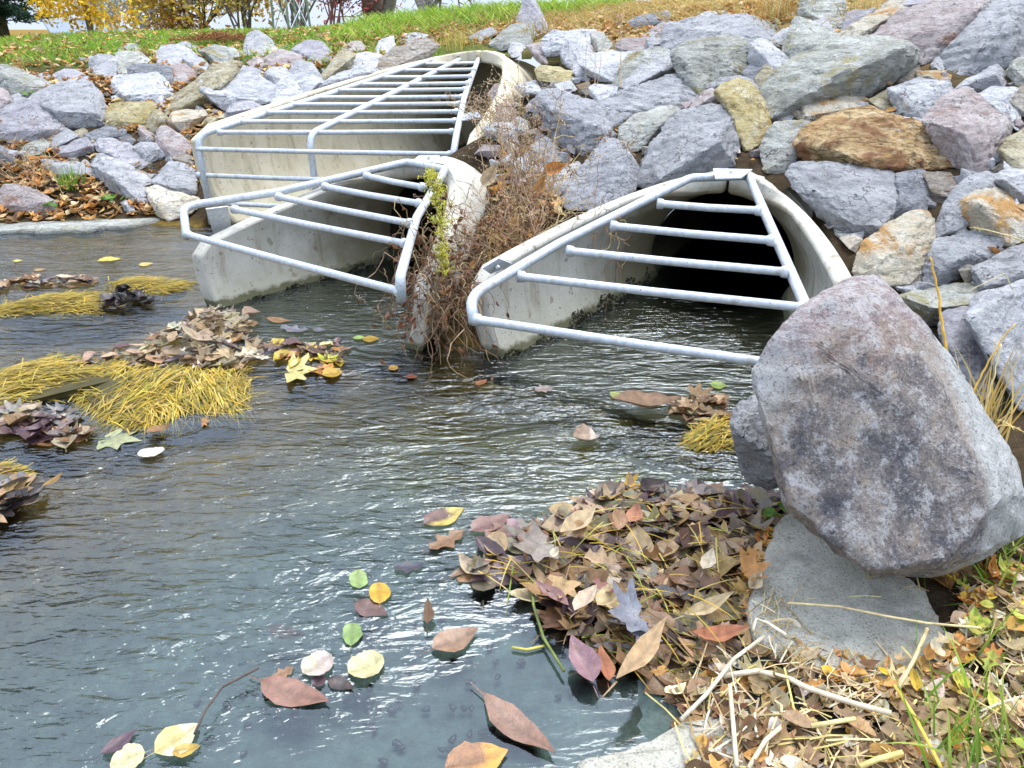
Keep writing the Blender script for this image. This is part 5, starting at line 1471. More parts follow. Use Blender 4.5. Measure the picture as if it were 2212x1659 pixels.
# ---------------------------------------------------------------- turf, crest grass, straw
def on_ground(x, y): return Vector((x, y, float(ground(np.array([x]), np.array([y]))[0])))
def scatter_grass(name, n, xr, yr, keep, cols, hgt, wid, seed, lean=.5, droop=.6):
    rnd = random.Random(seed)
    X, Y = [], []
    while len(X) < n:
        x, y = rnd.uniform(*xr), rnd.uniform(*yr)
        if rnd.random() < keep(x, y): X.append(x); Y.append(y)
    Z = ground(np.array(X), np.array(Y))
    mb = MB()
    for x, y, z in zip(X, Y, Z):
        a = rnd.uniform(0, 6.283)
        d = Vector((math.cos(a) * lean, math.sin(a) * lean, 1))
        k = 1 + .03 * max(0, y - 8)
        blade(mb, (x, y, z - .01), d, rnd.uniform(*hgt), wid * k, droop, jit(rnd.choice(cols), rnd, .3), rnd, 3, (rnd.uniform(-1, 1), rnd.uniform(-1, 1), .1))
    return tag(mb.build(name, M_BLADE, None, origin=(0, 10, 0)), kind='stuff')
TURF = [(.21,.38,.03), (.28,.48,.04), (.34,.50,.06), (.17,.30,.03), (.48,.52,.10)]
STRAW = [(.56,.42,.16), (.48,.33,.10), (.62,.50,.24), (.44,.27,.08), (.38,.36,.12)]
lawn_edge = lambda x: 9.0 + .25 * math.sin(x * 1.3) - .06 * (x + 3)
scatter_grass('lawn_grass', 15000, (-10, -.8), (8.6, 17), lambda x, y: max(0, min(1, (y - lawn_edge(x)) * 1.4 + .25)) * (1 if y < 12 else .5), TURF, (.05, .13), .010, 51)
scatter_grass('crest_grass', 4200, (-2.2, 1.6), (9.6, 12.6), lambda x, y: max(0, min(1, (y - 10.2 - .3 * x) * 1.2)), TURF + [(.30,.42,.06), (.34,.46,.10)], (.12, .30), .012, 52, .55, .8)
scatter_grass('dry_grass', 9000, (-1.6, 3.4), (6.0, 11.5), lambda x, y: max(0, min(1, (float(ground(np.array([x]), np.array([y]))[0]) - 1.18 - .05 * x) * 6)) * (.25 + .75 * (math.sin(x * 5 + y * 3) > -.3)), STRAW, (.08, .22), .007, 53, .7, .9)

def tuft(label, px, py, n, hpx, cols, seed, spread=.05, lean=.35, wid=.006, t=None, name='grass_tuft', droop=.5, cat='grass tuft', group='grass tufts on the banks'):
    rnd = random.Random(seed)
    t = t or hit(px, py)
    p = at_t(px, py, t)
    h = hpx / FPX * t
    mb = MB()
    for i in range(n):
        a = rnd.uniform(0, 6.283)
        b = p + Vector((rnd.gauss(0, spread), rnd.gauss(0, spread), -.02))
        blade(mb, b, (math.cos(a) * lean * rnd.random(), math.sin(a) * lean * rnd.random(), 1), h * rnd.uniform(.55, 1.15), wid, droop * rnd.random(), jit(rnd.choice(cols), rnd), rnd, 5, (rnd.uniform(-1, 1), rnd.uniform(-1, 1), .05))
    return tag(mb.build(name, M_BLADE, None, origin=p), label, cat, group)
GREENS = [(.16,.34,.03), (.22,.42,.05), (.12,.26,.03), (.34,.46,.08)]
tuft('bright green grass tuft among brown leaves on the left shore', 155, 408, 60, 60, GREENS, 61, .035, .5, .007)
tuft('straw-coloured grass growing against the right side of the largest boulder', 2120, 940, 46, 210, [(.66,.46,.12), (.70,.52,.20), (.60,.40,.08), (.66,.56,.30)], 62, .03, .55, .006, 2.3)
tuft('green grass in the bottom right corner', 2190, 1640, 110, 260, GREENS + [(.40,.50,.10)], 63, .11, .75, .006, None, droop=1.0)
tuft('green grass blades by the lower right side of the largest boulder', 2190, 1250, 50, 110, GREENS + [(.44,.50,.12)], 64, .06, .8, .006, None, droop=1.0)
tuft('dry yellow grass at the crest left of the tall grey-green top-edge stone', 1690, 40, 90, 60, STRAW, 65, .12, .5, .008)
tuft('dry yellow grass between the top-edge stones', 1855, 30, 60, 40, STRAW, 66, .08, .5, .008)
tuft('light dry grass at the foot of the pointed upright stone', 1170, 80, 50, 50, STRAW, 67, .12, .4, .008)
tuft('yellow grass clump above the crown of the big culvert', 988, 105, 60, 46, [(.62,.56,.12), (.56,.44,.12)], 68, .12, .4, .009)

# long single stems
def strand(label, pts, t, r=.0028, col=(.66,.46,.12), head=0, seed=0):
    rnd = random.Random(seed)
    P = [at_t(x, y, t) for x, y in pts]
    mb = MB()
    Q = []
    for i in range(len(P) - 1):
        for k in range(5): Q.append(P[i].lerp(P[i + 1], k / 5) + Vector((rnd.gauss(0, .001), rnd.gauss(0, .001), 0)))
    Q.append(P[-1])
    mb.tube(Q, [r * (1 - .5 * i / len(Q)) for i in range(len(Q))], 5, col)
    if head:
        e = Q[-1]; d = (Q[-1] - Q[-4]).normalized()
        for i in range(60):
            s = rnd.random() * head
            blade(mb, e - d * s, d + Vector((rnd.gauss(0, .5), rnd.gauss(0, .5), rnd.gauss(0, .5))), .014, .002, 0, jit((.72,.60,.28), rnd), rnd, 2)
    return tag(mb.build('straw_stem', M_STEM, None, True, origin=P[0]), label, 'straw', 'single straw stems')
strand('long golden grass stem rising right behind the largest boulder', tb(1659, 548.6, .4358, 890,505, 862,340, 835,150, 803,15), 2.15, .0045, (.66,.40,.07))
strand('pale seed head bending over the greenish-cream stone at the right', tb(1659, 276.5, .4358, 1290,570, 1200,535, 1080,505, 1010,492), 3.0, .003, (.68,.58,.30), .09, 2)
strand('bent golden straw beside the straw-coloured grass at the right', tb(1659, 548.6, .4358, 1010,700, 1080,560, 1150,430, 1225,345), 2.3, .0035, (.66,.42,.09))
strand('pale upright straw in front of the dark-sided block', tb(1659, 548.6, .4358, 1070,820, 1100,680, 1130,560, 1155,445), 2.25, .003, (.70,.58,.28))
strand('fuzzy foxtail seed head low at the right edge', tb(1659, 548.6, .4358, 1110,870, 1150,850, 1200,850, 1262,880), 2.2, .003, (.66,.44,.12), .08, 3)
strand('thin straw with a small seed head crossing the gap above the dark-sided block', tb(1659, 548.6, .4358, 1210,175, 1175,95, 1080,140, 985,190), 2.6, .002, (.62,.54,.30))
def lying(label, pts, z, r, col, seed=0):
    rnd = random.Random(seed)
    P = []
    for x, y in pts:
        p = at_z(x, y, z)
        for _ in range(3): p = at_z(x, y, max(0, float(ground(np.array([p.x]), np.array([p.y]))[0])) + z)
        P.append(p)
    mb = MB()
    mb.tube(P, [r] * len(P), 6, col)
    return tag(mb.build('straw_stem', M_STEM, None, True, origin=P[0]), label, 'straw', 'single straw stems')
SC = (.66, .54, .30)
lying('long pale straw lying across the concrete-like slab', BR(670,605,1000,628,1300,690,1560,735,1900,765), .10, .0028, SC)
lying('two-coloured straw end leaning on the front edge of the slab', BR(1380,1145,1480,960,1560,770), .075, .0045, SC)
lying('pale straw running from the water up to the slab corner', BR(-10,1350,150,1190,330,960,520,820), .05, .005, (.60,.54,.42))
lying('thick bleached reed lying along the front of the litter', BR(260,1070,480,1040,680,1090,800,1150,1100,1250,1330,1310), .04, .0065, (.62,.54,.40))
lying('dry reed piece pointing to the bottom edge', BR(420,1660,530,1480,660,1370), .04, .005, (.66,.58,.40))
lying('yellow straw in the right litter pointing at the corner grass', BR(1350,1130,1480,1330,1600,1560,1650,1660), .05, .004, (.70,.50,.10))
lying('short pale straw in the middle of the right litter', BR(820,1390,1000,1360,1100,1345), .06, .005, (.70,.58,.26))
lying('broken straw bent into a hook at the left corner of the slab', BR(450,780,470,710,540,730,660,810), .06, .004, (.70,.64,.50))
lying('upright pale straw between the pile and the bottom slab', BR(300,1130,320,1350,345,1650), .05, .005, (.66,.58,.42))
lying('short straw across the lower right litter', BR(1130,1650,1250,1600,1400,1560), .05, .006, (.72,.58,.22))
lying('dark stem trailing from the leaf heap into the water', BM(1215,440,1225,620,1290,830,1420,1040), .02, .004, (.16,.20,.06))
lying('thin dark twig stuck through the large yellow leaf', BL(1240,1440,1310,1290,1420,1140,1650,1020), .03, .003, (.10,.08,.07))
lying('yellow stalk floating at the left edge of the leaf heap front', BM(1090,890,1180,905,1300,880), .008, .004, (.44,.40,.10))
rnd = random.Random(70)
mb = MB()
fg = [(1470,1500),(1640,1390),(1860,1490),(2000,1480),(2070,1420),(2090,1280),(2212,1200),(2212,1700),(1480,1700)]
for i in range(420):
    while True:
        x, y = rnd.uniform(1440, 2230), rnd.uniform(1180, 1700)
        if in_poly(x, y, fg): break
    t = hit(x, y)
    p = at_t(x, y, t)
    a = rnd.gauss(.5, .8)
    d = Vector((math.cos(a), math.sin(a), rnd.uniform(-.04, .12))) * rnd.uniform(.03, .14)
    p.z = max(p.z, 0) + rnd.uniform(.008, .04)
    mb.tube([p, p + d * .5 + Vector((rnd.gauss(0, .004), rnd.gauss(0, .004), .003)), p + d], rnd.uniform(.0009, .0026), 4, jit(rnd.choice([(.66,.54,.30), (.60,.50,.32), (.70,.58,.22), (.42,.30,.14), (.68,.62,.48)]), rnd))
tag(mb.build('straw_litter', M_STEM, None, origin=(1, 1.3, 0)), kind='stuff')
mb = MB()
for i in range(150):                                     # straws overlapping the slab edges
    x, y = rnd.choice([(1640, 1370), (1700, 1420), (1780, 1460), (1870, 1480), (1990, 1470), (2080, 1400), (2110, 1290), (2060, 1235), (1990, 1245), (1920, 1240), (1660, 1320)])
    x += rnd.gauss(0, 34); y += rnd.gauss(0, 22)
    p = at_z(x, y, .068); a = rnd.gauss(.4, .7)
    d = Vector((math.cos(a), math.sin(a), rnd.uniform(-.02, .05))) * rnd.uniform(.03, .13)
    mb.tube([p, p + d * .5 + Vector((rnd.gauss(0, .004), rnd.gauss(0, .004), .003)), p + d], rnd.uniform(.0008, .002), 4, jit(rnd.choice([(.66,.54,.30), (.50,.38,.20), (.40,.28,.13), (.66,.58,.40)]), rnd))
tag(mb.build('straw_litter', M_STEM, None, origin=(1, 1.5, 0)), kind='stuff')
# small green sprigs in the litter
scatter_grass('bank_grass', 500, (.95, 1.9), (.85, 1.75), lambda x, y: max(0, min(1, (x - 1.0 - .25 * (y - 1)) * 2)), GREENS + [(.40,.46,.10), (.60,.52,.14)], (.06, .20), .004, 71, .9, 1.1)

# ---------------------------------------------------------------- dead weeds
def weed(label, base, top, n, seed, cols=((.38,.26,.15), (.52,.38,.22), (.30,.18,.12)), branch=5, spread=.09, heads=0, headcol=(.50,.38,.24), r=.0031, t=None, name='dead_weed'):
    """n stems from around the base pixel towards the top pixel, each with side twigs and seed fluff"""
    rnd = random.Random(seed)
    t = t or hit(*base)
    p0 = at_t(*base, t)
    p1 = at_t(*top, t)
    root = empty(name, p0, label, 'dead weed', 'dead weeds between the culverts')
    ms, mh = MB(), MB()
    for i in range(n):
        b = p0 + Vector((rnd.gauss(0, spread), rnd.gauss(0, spread), -.04))
        e = b + (p1 - p0) * rnd.uniform(.45, 1.1) + Vector((rnd.gauss(0, spread * 1.6), rnd.gauss(0, spread * 1.2), 0))
        k = 7
        P = [b.lerp(e, j / k) + Vector((rnd.gauss(0, .008), rnd.gauss(0, .008), 0)) * (j / k) for j in range(k + 1)]
        col = jit(rnd.choice(cols), rnd)
        ms.tube(P, [r * (1.1 - .8 * j / k) for j in range(k + 1)], 4, col, False)
        for _ in range(branch):
            j = rnd.randint(2, k)
            L_ = (e - b).length * rnd.uniform(.08, .28)
            d = Vector((rnd.gauss(0, .8), rnd.gauss(0, .8), rnd.uniform(.1, 1))).normalized()
            q = P[j]; tw = [q]
            for s in range(3):
                d = (d + Vector((rnd.gauss(0, .3), rnd.gauss(0, .3), rnd.gauss(0, .3)))).normalized()
                q = q + d * L_ / 3
                tw.append(q)
            ms.tube(tw, [r * .6, r * .5, r * .4, r * .25], 3, col, False)
            for h in range(heads):
                c_ = tw[rnd.randint(1, 3)] + Vector((rnd.gauss(0, .008), rnd.gauss(0, .008), rnd.gauss(0, .008)))
                a = .0028 * rnd.uniform(.6, 1.5)
                o3 = [Vector((a, 0, 0)), Vector((-a, 0, 0)), Vector((0, a, 0)), Vector((0, -a, 0)), Vector((0, 0, a * 1.4)), Vector((0, 0, -a * 1.4))]
                mh.add([c_ + o_ for o_ in o3], [(0, 2, 4), (2, 1, 4), (1, 3, 4), (3, 0, 4), (2, 0, 5), (1, 2, 5), (3, 1, 5), (0, 3, 5)], jit(headcol, rnd, .35))
    ms.build('stems', M_STEM, root, origin=p0)
    if heads: tag(mh.build('seed_heads', M_STEM, root, origin=p0), kind='stuff')
    return root
weed('tall tan weed clump left of the speckled grey stone', (1140, 440), (1125, 200), 34, 81, heads=7, branch=9, spread=.07)
weed('pale fluffy weed clump in front of the big culvert arch', (1085, 420), (1095, 165), 30, 82, heads=8, branch=9, spread=.06, headcol=(.56,.44,.28), t=4.9)
weed('dark red-brown straight weed stalk before the bluish stone', (1140, 455), (1140, 280), 3, 83, cols=((.20,.09,.06),), branch=6, spread=.03, r=.0035)
weed('straw-coloured forked stalk crossing the speckled stone', (1170, 430), (1215, 275), 3, 84, cols=((.66,.50,.22),), branch=3, spread=.02, r=.004)
weed('low tangle of brittle weeds beside the wall of the right culvert', (1120, 520), (1130, 360), 46, 85, branch=8, spread=.12, heads=2)
weed('two tall thin stalks reaching above the crest', (1285, 210), (1286, 15), 3, 86, cols=((.46,.34,.22),), branch=5, spread=.03, heads=4)
weed('single tall thin stalk in front of the long pale block', (1340, 205), (1346, 10), 2, 87, cols=((.46,.36,.24),), branch=4, spread=.02, heads=4)
weed('dry weed fluff hanging over the corner of the big culvert mouth', (1110, 260), (1010, 190), 10, 88, branch=8, spread=.08, heads=4, headcol=(.50,.36,.24))
weed('brown weed thicket on the left shore', (90, 400), (105, 300), 26, 89, branch=6, spread=.16, cols=((.40,.27,.15), (.50,.36,.20)), heads=1)
weed('thin dead weeds at the left edge under the two-faced block', (20, 330), (60, 260), 14, 90, branch=6, spread=.12, cols=((.40,.27,.15), (.30,.20,.12)))
weed('straw weed stubble on the wall end between the two near culverts', (1085, 555), (1110, 450), 70, 91, cols=((.60,.44,.18), (.52,.36,.14), (.40,.22,.10)), branch=3, spread=.07)

def vine(label, starts, seed, n, length, col=((.22,.145,.095), (.38,.27,.16), (.15,.10,.07), (.30,.17,.10), (.44,.32,.17)), down=.8, r=.0026, spread=.02, curl=.55, leaves=0):
    r *= .78
    rnd = random.Random(seed)
    root = empty('dead_vine', starts[0], label, 'dead vine', 'dead vines at the culverts')
    mb, ml = MB(), MB()
    for i in range(n):
        p = Vector(rnd.choice(starts)) + Vector((rnd.gauss(0, spread), rnd.gauss(0, spread), rnd.gauss(0, spread)))
        d = Vector((rnd.gauss(0, 1), rnd.gauss(0, 1), rnd.gauss(0, .6))).normalized()
        L_ = length * rnd.uniform(.4, 1.2)
        P = [p]
        k = 14
        for j in range(k):
            d = (d + Vector((rnd.gauss(0, curl), rnd.gauss(0, curl), rnd.gauss(0, curl) - down * .45))).normalized()
            p = p + d * L_ / k
            if p.z < .004: break
            P.append(p)
            if leaves and rnd.random() < leaves:
                a = Vector((rnd.gauss(0, 1), rnd.gauss(0, 1), -1)).normalized()
                put_leaf(ml, 'ovate', p, a, (rnd.gauss(0, 1), rnd.gauss(0, 1), .4), rnd.uniform(.02, .045), jit((.26,.13,.07), rnd), rnd, .6, .8, .5)
        if len(P) > 2: mb.tube(P, [r * (1.1 - .7 * j / len(P)) for j in range(len(P))], 4, jit(rnd.choice(col), rnd), False)
    tag(mb.build('tendrils', M_STEM, root, origin=starts[0]), kind='stuff')
    if leaves: tag(ml.build('withered_leaves', M_LEAF, root, True, origin=starts[0]), kind='stuff')
    return root
Z3 = lambda x, y, t: at_t(x, y, t)
vine('thick curtain of dead vines hanging from the middle rack end to the water', [Z3(905,610,3.4), Z3(940,640,3.36), Z3(965,660,3.34), Z3(900,500,3.6), Z3(930,520,3.6), Z3(960,540,3.6), Z3(985,570,3.6), Z3(890,560,3.6), Z3(950,600,3.55), Z3(920,580,3.55), Z3(980,620,3.55)], 101, 165, .52, down=1.0, spread=.045, curl=.5, leaves=.12)
vine('dense reddish vine tangle on the mound between the two near culverts', [Z3(960,480,3.75), Z3(1000,500,3.75), Z3(1040,510,3.75), Z3(1080,490,3.8), Z3(1120,460,3.9), Z3(1000,540,3.7), Z3(1040,560,3.65), Z3(1150,430,4.0)], 102, 130, .34, down=.25, spread=.06, curl=.8, leaves=.05)
vine('red vine creeping along the edge of the dark three-cornered stone', [Z3(1190,420,4.05), Z3(1230,370,4.15), Z3(1270,330,4.25), Z3(1310,300,4.35), Z3(1360,310,4.35)], 103, 44, .22, down=.1, spread=.02, curl=.8)
vine('thin vine draped over the left rail of the right rack', [Z3(1250,445,3.85), Z3(1300,470,3.65), Z3(1330,485,3.55)], 104, 18, .22, down=.7, spread=.02, curl=.6)
vine('loose dead runners hanging from the wall end of the right culvert', [Z3(1010,590,3.4), Z3(1020,620,3.35), Z3(990,650,3.4), Z3(1000,600,3.4)], 105, 40, .26, down=1.0, spread=.02, curl=.5, leaves=.06)
vine('thin vine thread dangling through the bars of the right rack', [Z3(1320,480,3.5), Z3(1325,560,3.5)], 106, 4, .32, down=1.6, spread=.006, curl=.25)

# curled dry leaves caught in the weeds
mbx = [(tb(553, 0, .25, 1960,1600,2090,1430), PALE, 4.15, 'big pale curled leaf hung in the weeds above the middle culvert'), (tb(1106, 276.5, .25, 215,560,290,410), (.46,.25,.09), 3.95, 'long orange-brown leaf hung in the weeds left of the right culvert wall'),
       (tb(1106, 276.5, .25, 290,370,470,330), (.52,.22,.06), 4.0, 'bright orange leaf caught among weeds in front of the bluish stone'), (tb(737.3, 548.6, 1/3, 680,260,720,200), (.56,.32,.10), 3.5, 'orange leaf hanging on the dead vines'),
       (tb(737.3, 548.6, 1/3, 840,80,880,40), (.56,.30,.12), 3.55, 'tan curled leaf at the top of the dead vines'), (tb(1106, 276.5, .25, 0,860,60,740), (.54,.34,.14), 3.85, 'tan leaf in the straw stubble')]
for i, (pp, c_, t, lab) in enumerate(mbx):
    a, b = at_t(*pp[0], t), at_t(*pp[1], t - .03)
    m_ = MB(); rn = random.Random(900 + i)
    put_leaf(m_, 'ovate', a, b - a, (0, -1, .4), (b - a).length, c_, rn, .35, .5, .6)
    tag(m_.build('leaf', M_LEAF, None, True, origin=a), lab, 'leaf', 'leaves caught in the weeds')

# yellow-green flowering weed
def flowering():
    rnd = random.Random(111)
    p0 = at_t(962, 600, 3.55)
    root = empty('flowering_weed', p0, 'yellow-green budding weed standing before the rack end between the culverts', 'weed')
    ms, mh = MB(), MB()
    spine = [at_t(x, y, 3.5) for x, y in ((962, 600), (955, 540), (950, 480), (940, 420), (932, 380))]
    def at(f):
        f = min(.999, max(0, f)) * 4
        i = int(f); return spine[i].lerp(spine[i + 1], f - i)
    ms.tube(spine, .004, 5, (.25, .22, .07))
    for i in range(150):
        f = rnd.uniform(.02, 1)
        w_ = .075 if .45 < f else .045
        q = at(f)
        d = Vector((rnd.gauss(0, .6), rnd.gauss(0, .6), rnd.uniform(.1, 1))).normalized()
        e = q + d * rnd.uniform(.3, 1.1) * w_
        ms.tube([q, (q + e) / 2 + Vector((0, 0, -.004)), e], .0012, 3, (.36, .36, .10), False)
        for k in range(9):
            c_ = q.lerp(e, rnd.uniform(.3, 1.05)) + Vector((rnd.gauss(0, .006), rnd.gauss(0, .006), rnd.gauss(0, .006)))
            a = rnd.uniform(.0022, .0042)
            o3 = [Vector((a, 0, 0)), Vector((-a, 0, 0)), Vector((0, a, 0)), Vector((0, -a, 0)), Vector((0, 0, a * 1.6)), Vector((0, 0, -a * 1.6))]
            mh.add([c_ + o_ for o_ in o3], [(0, 2, 4), (2, 1, 4), (1, 3, 4), (3, 0, 4), (2, 0, 5), (1, 2, 5), (3, 1, 5), (0, 3, 5)], jit(rnd.choice([(.58,.54,.06), (.66,.60,.12), (.48,.48,.06), (.68,.62,.26)]), rnd))
    ms.build('stems', M_STEM, root, origin=p0)
    tag(mh.build('flower_buds', M_STEM, root, origin=p0), kind='stuff')
flowering()
def clover(label, px, py, n, seed):
    rnd = random.Random(seed)
    p0 = at_t(px, py, hit(px, py) - .03)
    mb = MB()
    for i in range(n):
        p = p0 + Vector((rnd.gauss(0, .05), rnd.gauss(0, .04), rnd.uniform(.02, .06)))
        a = rnd.uniform(0, 6.28)
        put_leaf(mb, 'round', p, (math.cos(a), math.sin(a), .3), (rnd.gauss(0, .3), -.5, 1), rnd.uniform(.03, .05), jit((.12, .26, .04), rnd), rnd, .1, .1, .95)
    tag(mb.build('clover_plant', M_BLADE, None, True, origin=p0), label, 'clover')
clover('round-leaved green plant beside the small pale upright stone', 245, 440, 12, 121)
clover('round-leaved green plant by the pinkish shore boulder', 115, 455, 12, 122)
clover('green sprig above the largest blue-grey stone', 62, 210, 6, 123)
clover('tiny green sprig below the largest boulder near the water', BR(640,80)[0][0], BR(640,80)[0][1], 7, 124)

# ---------------------------------------------------------------- snails on the stream bed
SN = [BM(*p)[0] for p in [(175,440),(130,700),(465,740),(650,705),(960,695),(1105,615),(1118,660),(1180,755),(1165,795),(1120,745),(945,905),(620,1000),(710,980),(815,955),(990,985),(1135,995),(420,1050),(830,1130),(995,1095),(480,1150),(50,1180),(40,1240),(105,1210),(180,1245),(245,1290),(330,1305),(375,1245),(535,1295),(705,1275),(780,1285),(835,1295),(150,1390),(205,1385),(210,1430),(365,1520),(380,1545),(720,1480),(630,1550),(820,1440),(895,1445),(958,1415),(255,1625),(1460,1195),(1380,1215),(895,520),(930,550),(1010,540),(1060,575),(185,1150),(670,1550)]]
SN += [BL(*p)[0] for p in [(1545,1005),(1565,1205),(1690,1290),(1590,1390),(2100,1310),(1880,1300),(1270,1250),(1330,1500),(1640,1195),(1720,1215),(1460,1270),(1560,1570)]]
def snail_mesh():
    vs, fs = [], []
    n, m = 9, 14
    for i in range(m):
        t = i / (m - 1)
        rr = .5 * (math.sin(math.pi * min(1, t * .62 + .05)) ** .8) * (1 + .10 * math.sin(t * 16))
        for k in range(n):
            a = 6.283 * k / n
            vs.append((rr * math.cos(a), t * 1.35 - .6, .36 + rr * .8 * math.sin(a)))
    for i in range(m - 1):
        for k in range(n):
            fs.append((i * n + k, i * n + (k + 1) % n, (i + 1) * n + (k + 1) % n, (i + 1) * n + k))
    fs.append(tuple(range(n))[::-1]); fs.append(tuple((m - 1) * n + k for k in range(n)))
    me = bpy.data.meshes.new('snail')
    me.from_pydata(vs, [], fs)
    a = me.color_attributes.new('Col', 'FLOAT_COLOR', 'POINT')
    a.data.foreach_set('color', [.02, .019, .021, 1] * len(vs))
    me.polygons.foreach_set('use_smooth', [True] * len(me.polygons))
    me.materials.append(M_SHELL)
    return me
sm = snail_mesh()
rnd = random.Random(131)
for x, y in SN:
    p = at_z(x, y, -.03)
    for _ in range(4): p = at_z(x, y, min(-.004, float(ground(np.array([p.x]), np.array([p.y]))[0])))
    o = bpy.data.objects.new('snail', sm)
    C.objects.link(o)
    o.location = p
    k = rnd.uniform(.011, .019)
    o.scale = (k, k, k)
    o.rotation_euler = (rnd.uniform(-.3, .3), rnd.uniform(-.3, .3), rnd.uniform(0, 6.28))
    tag(o, 'small dark snail on the silty bed of the shallow foreground water', 'snail', 'snails on the stream bed')
# ---------------------------------------------------------------- the big stones of the foreground
def px_rock(label, pts, t, seed, mat, **kw):
    P = [(pts[i], pts[i + 1]) for i in range(0, len(pts), 2)]
    return rock_mesh('boulder', P, t, seed, mat, label, **kw)
def mat_boulder():
    t = NT('rock_boulder')
    v = t.coord('Object', False)
    n1 = t.noise(v, 5, 7, .7)
    col = t.mix(t.ramp(n1, .35, .65), (.50, .47, .45), (.66, .66, .65))
    sx = t.n('ShaderNodeSeparateXYZ'); t.l(v, sx.inputs[0])
    wob = t.math('MULTIPLY', t.math('SUBTRACT', t.noise(v, 8, 7, .7), .5), .30)
    cap = t.ramp(t.math('ADD', sx.outputs['Z'], wob), .20, .26)          # reddish cap
    capc = t.mix(t.ramp(t.noise(t.scaled(v, (1, 1, 4)), 16, 6, .75), .42, .6), (.36, .27, .275), (.58, .54, .55))
    col = t.mix(t.math('MULTIPLY', cap, .85), col, capc)
    pale_side = t.ramp(t.math('ADD', sx.outputs['X'], t.math('MULTIPLY', wob, .22)), .125, .165)      # paler towards the right side
    # dark weathered skin on the face, broken up by lichen and rust
    dx = t.math('MULTIPLY', t.math('ADD', sx.outputs['X'], .085), 3.9)
    dz = t.math('MULTIPLY', t.math('ADD', sx.outputs['Z'], .03), 3.3)
    r2 = t.math('ADD', t.math('MULTIPLY', dx, dx), t.math('MULTIPLY', dz, dz))
    r2 = t.math('ADD', r2, t.math('MULTIPLY', t.math('SUBTRACT', t.noise(v, 7, 8, .78), .5), 2.3))
    col = t.mix(t.math('MULTIPLY', t.ramp(r2, 1.45, 1.0), .5), col, (.31, .21, .13))
    n3 = t.noise(v, 9, 7, .75, .4)
    dark = t.math('MULTIPLY', t.ramp(r2, 1.0, .70), t.lin(n3, .40, .62, .95, .10))
    col = t.mix(dark, col, (.13, .13, .155))
    n2 = t.noise(v, 20, 8, .8)
    col = t.mix(t.math('MULTIPLY', t.ramp(n2, .50, .60), .75), col, (.62, .62, .64))
    col = t.mix(t.math('MULTIPLY', t.ramp(n3, .58, .68), .5), col, (.48, .35, .20))
    col = t.mix(t.math('MULTIPLY', pale_side, .92), col, t.mix(t.ramp(n2, .4, .6), (.50, .52, .51), (.66, .68, .68)))
    g = t.noise(v, 110, 3, .8)
    col = t.mix(t.math('MULTIPLY', t.ramp(g, .54, .64), .6), col, (.045, .04, .045))
    col = t.mix(t.math('MULTIPLY', t.ramp(g, .44, .34), .5), col, (.70, .68, .68))
    hh = t.math('ADD', t.noise(v, 26, 9, .78), t.math('MULTIPLY', n3, 1.2))
    t.principled(col, .85, t.bump(hh, 1.0, .024), spec=.2)
    return t.m
px_rock('largest boulder, reddish on top with a big dark patch on its face, beside the water', [1668,860, 1664,790, 1690,710, 1750,650, 1830,600, 1890,592, 1960,650, 2030,760, 2100,850, 2170,960, 2212,1070, 2205,1150, 2120,1200, 2020,1232, 1940,1230, 1850,1180, 1740,1130, 1690,1090, 1684,1000], 2.02, 900, mat_boulder(), thick=.55, ridge=(-.12, .0), inset=.80, rough=.75, lean=.2, px_len=2.2, grow=1.02, group='boulders at the right shore', cat='boulder')
px_rock('rough grey stone standing in the water just left of the largest boulder', [1570,915, 1600,870, 1645,847, 1690,845, 1720,950, 1730,1050, 1655,1060, 1610,1030, 1612,980], 2.32, 901, ROCK['b'], thick=.6, rough=1.4, px_len=2.4, grow=1.04, group='boulders at the right shore', cat='boulder')
def mat_slab():
    t = NT('slab_stone')
    v = t.coord('Object', False)
    n1 = t.noise(v, 6, 6, .6)
    col = t.mix(t.ramp(n1, .36, .64), (.46, .45, .38), (.62, .61, .54))
    g = t.noise(v, 150, 3, .75)
    col = t.mix(t.math('MULTIPLY', t.ramp(g, .52, .66), .6), col, (.06, .06, .06))
    col = t.mix(t.math('MULTIPLY', t.ramp(g, .46, .36), .5), col, (.68, .67, .62))
    n2 = t.noise(v, 4.0, 7, .7)
    col = t.mix(t.math('MULTIPLY', t.ramp(n2, .50, .62), .55), col, (.24, .24, .22))
    col = t.mix(t.math('MULTIPLY', t.ramp(t.noise(v, 7, 6, .7), .56, .7), .5), col, (.30, .25, .15))
    t.principled(col, .9, t.bump(t.math('ADD', t.noise(v, 60, 7, .75), t.noise(v, 12, 5, .6)), .8, .014), spec=.2)
    return t.m
M_SLAB = mat_slab()
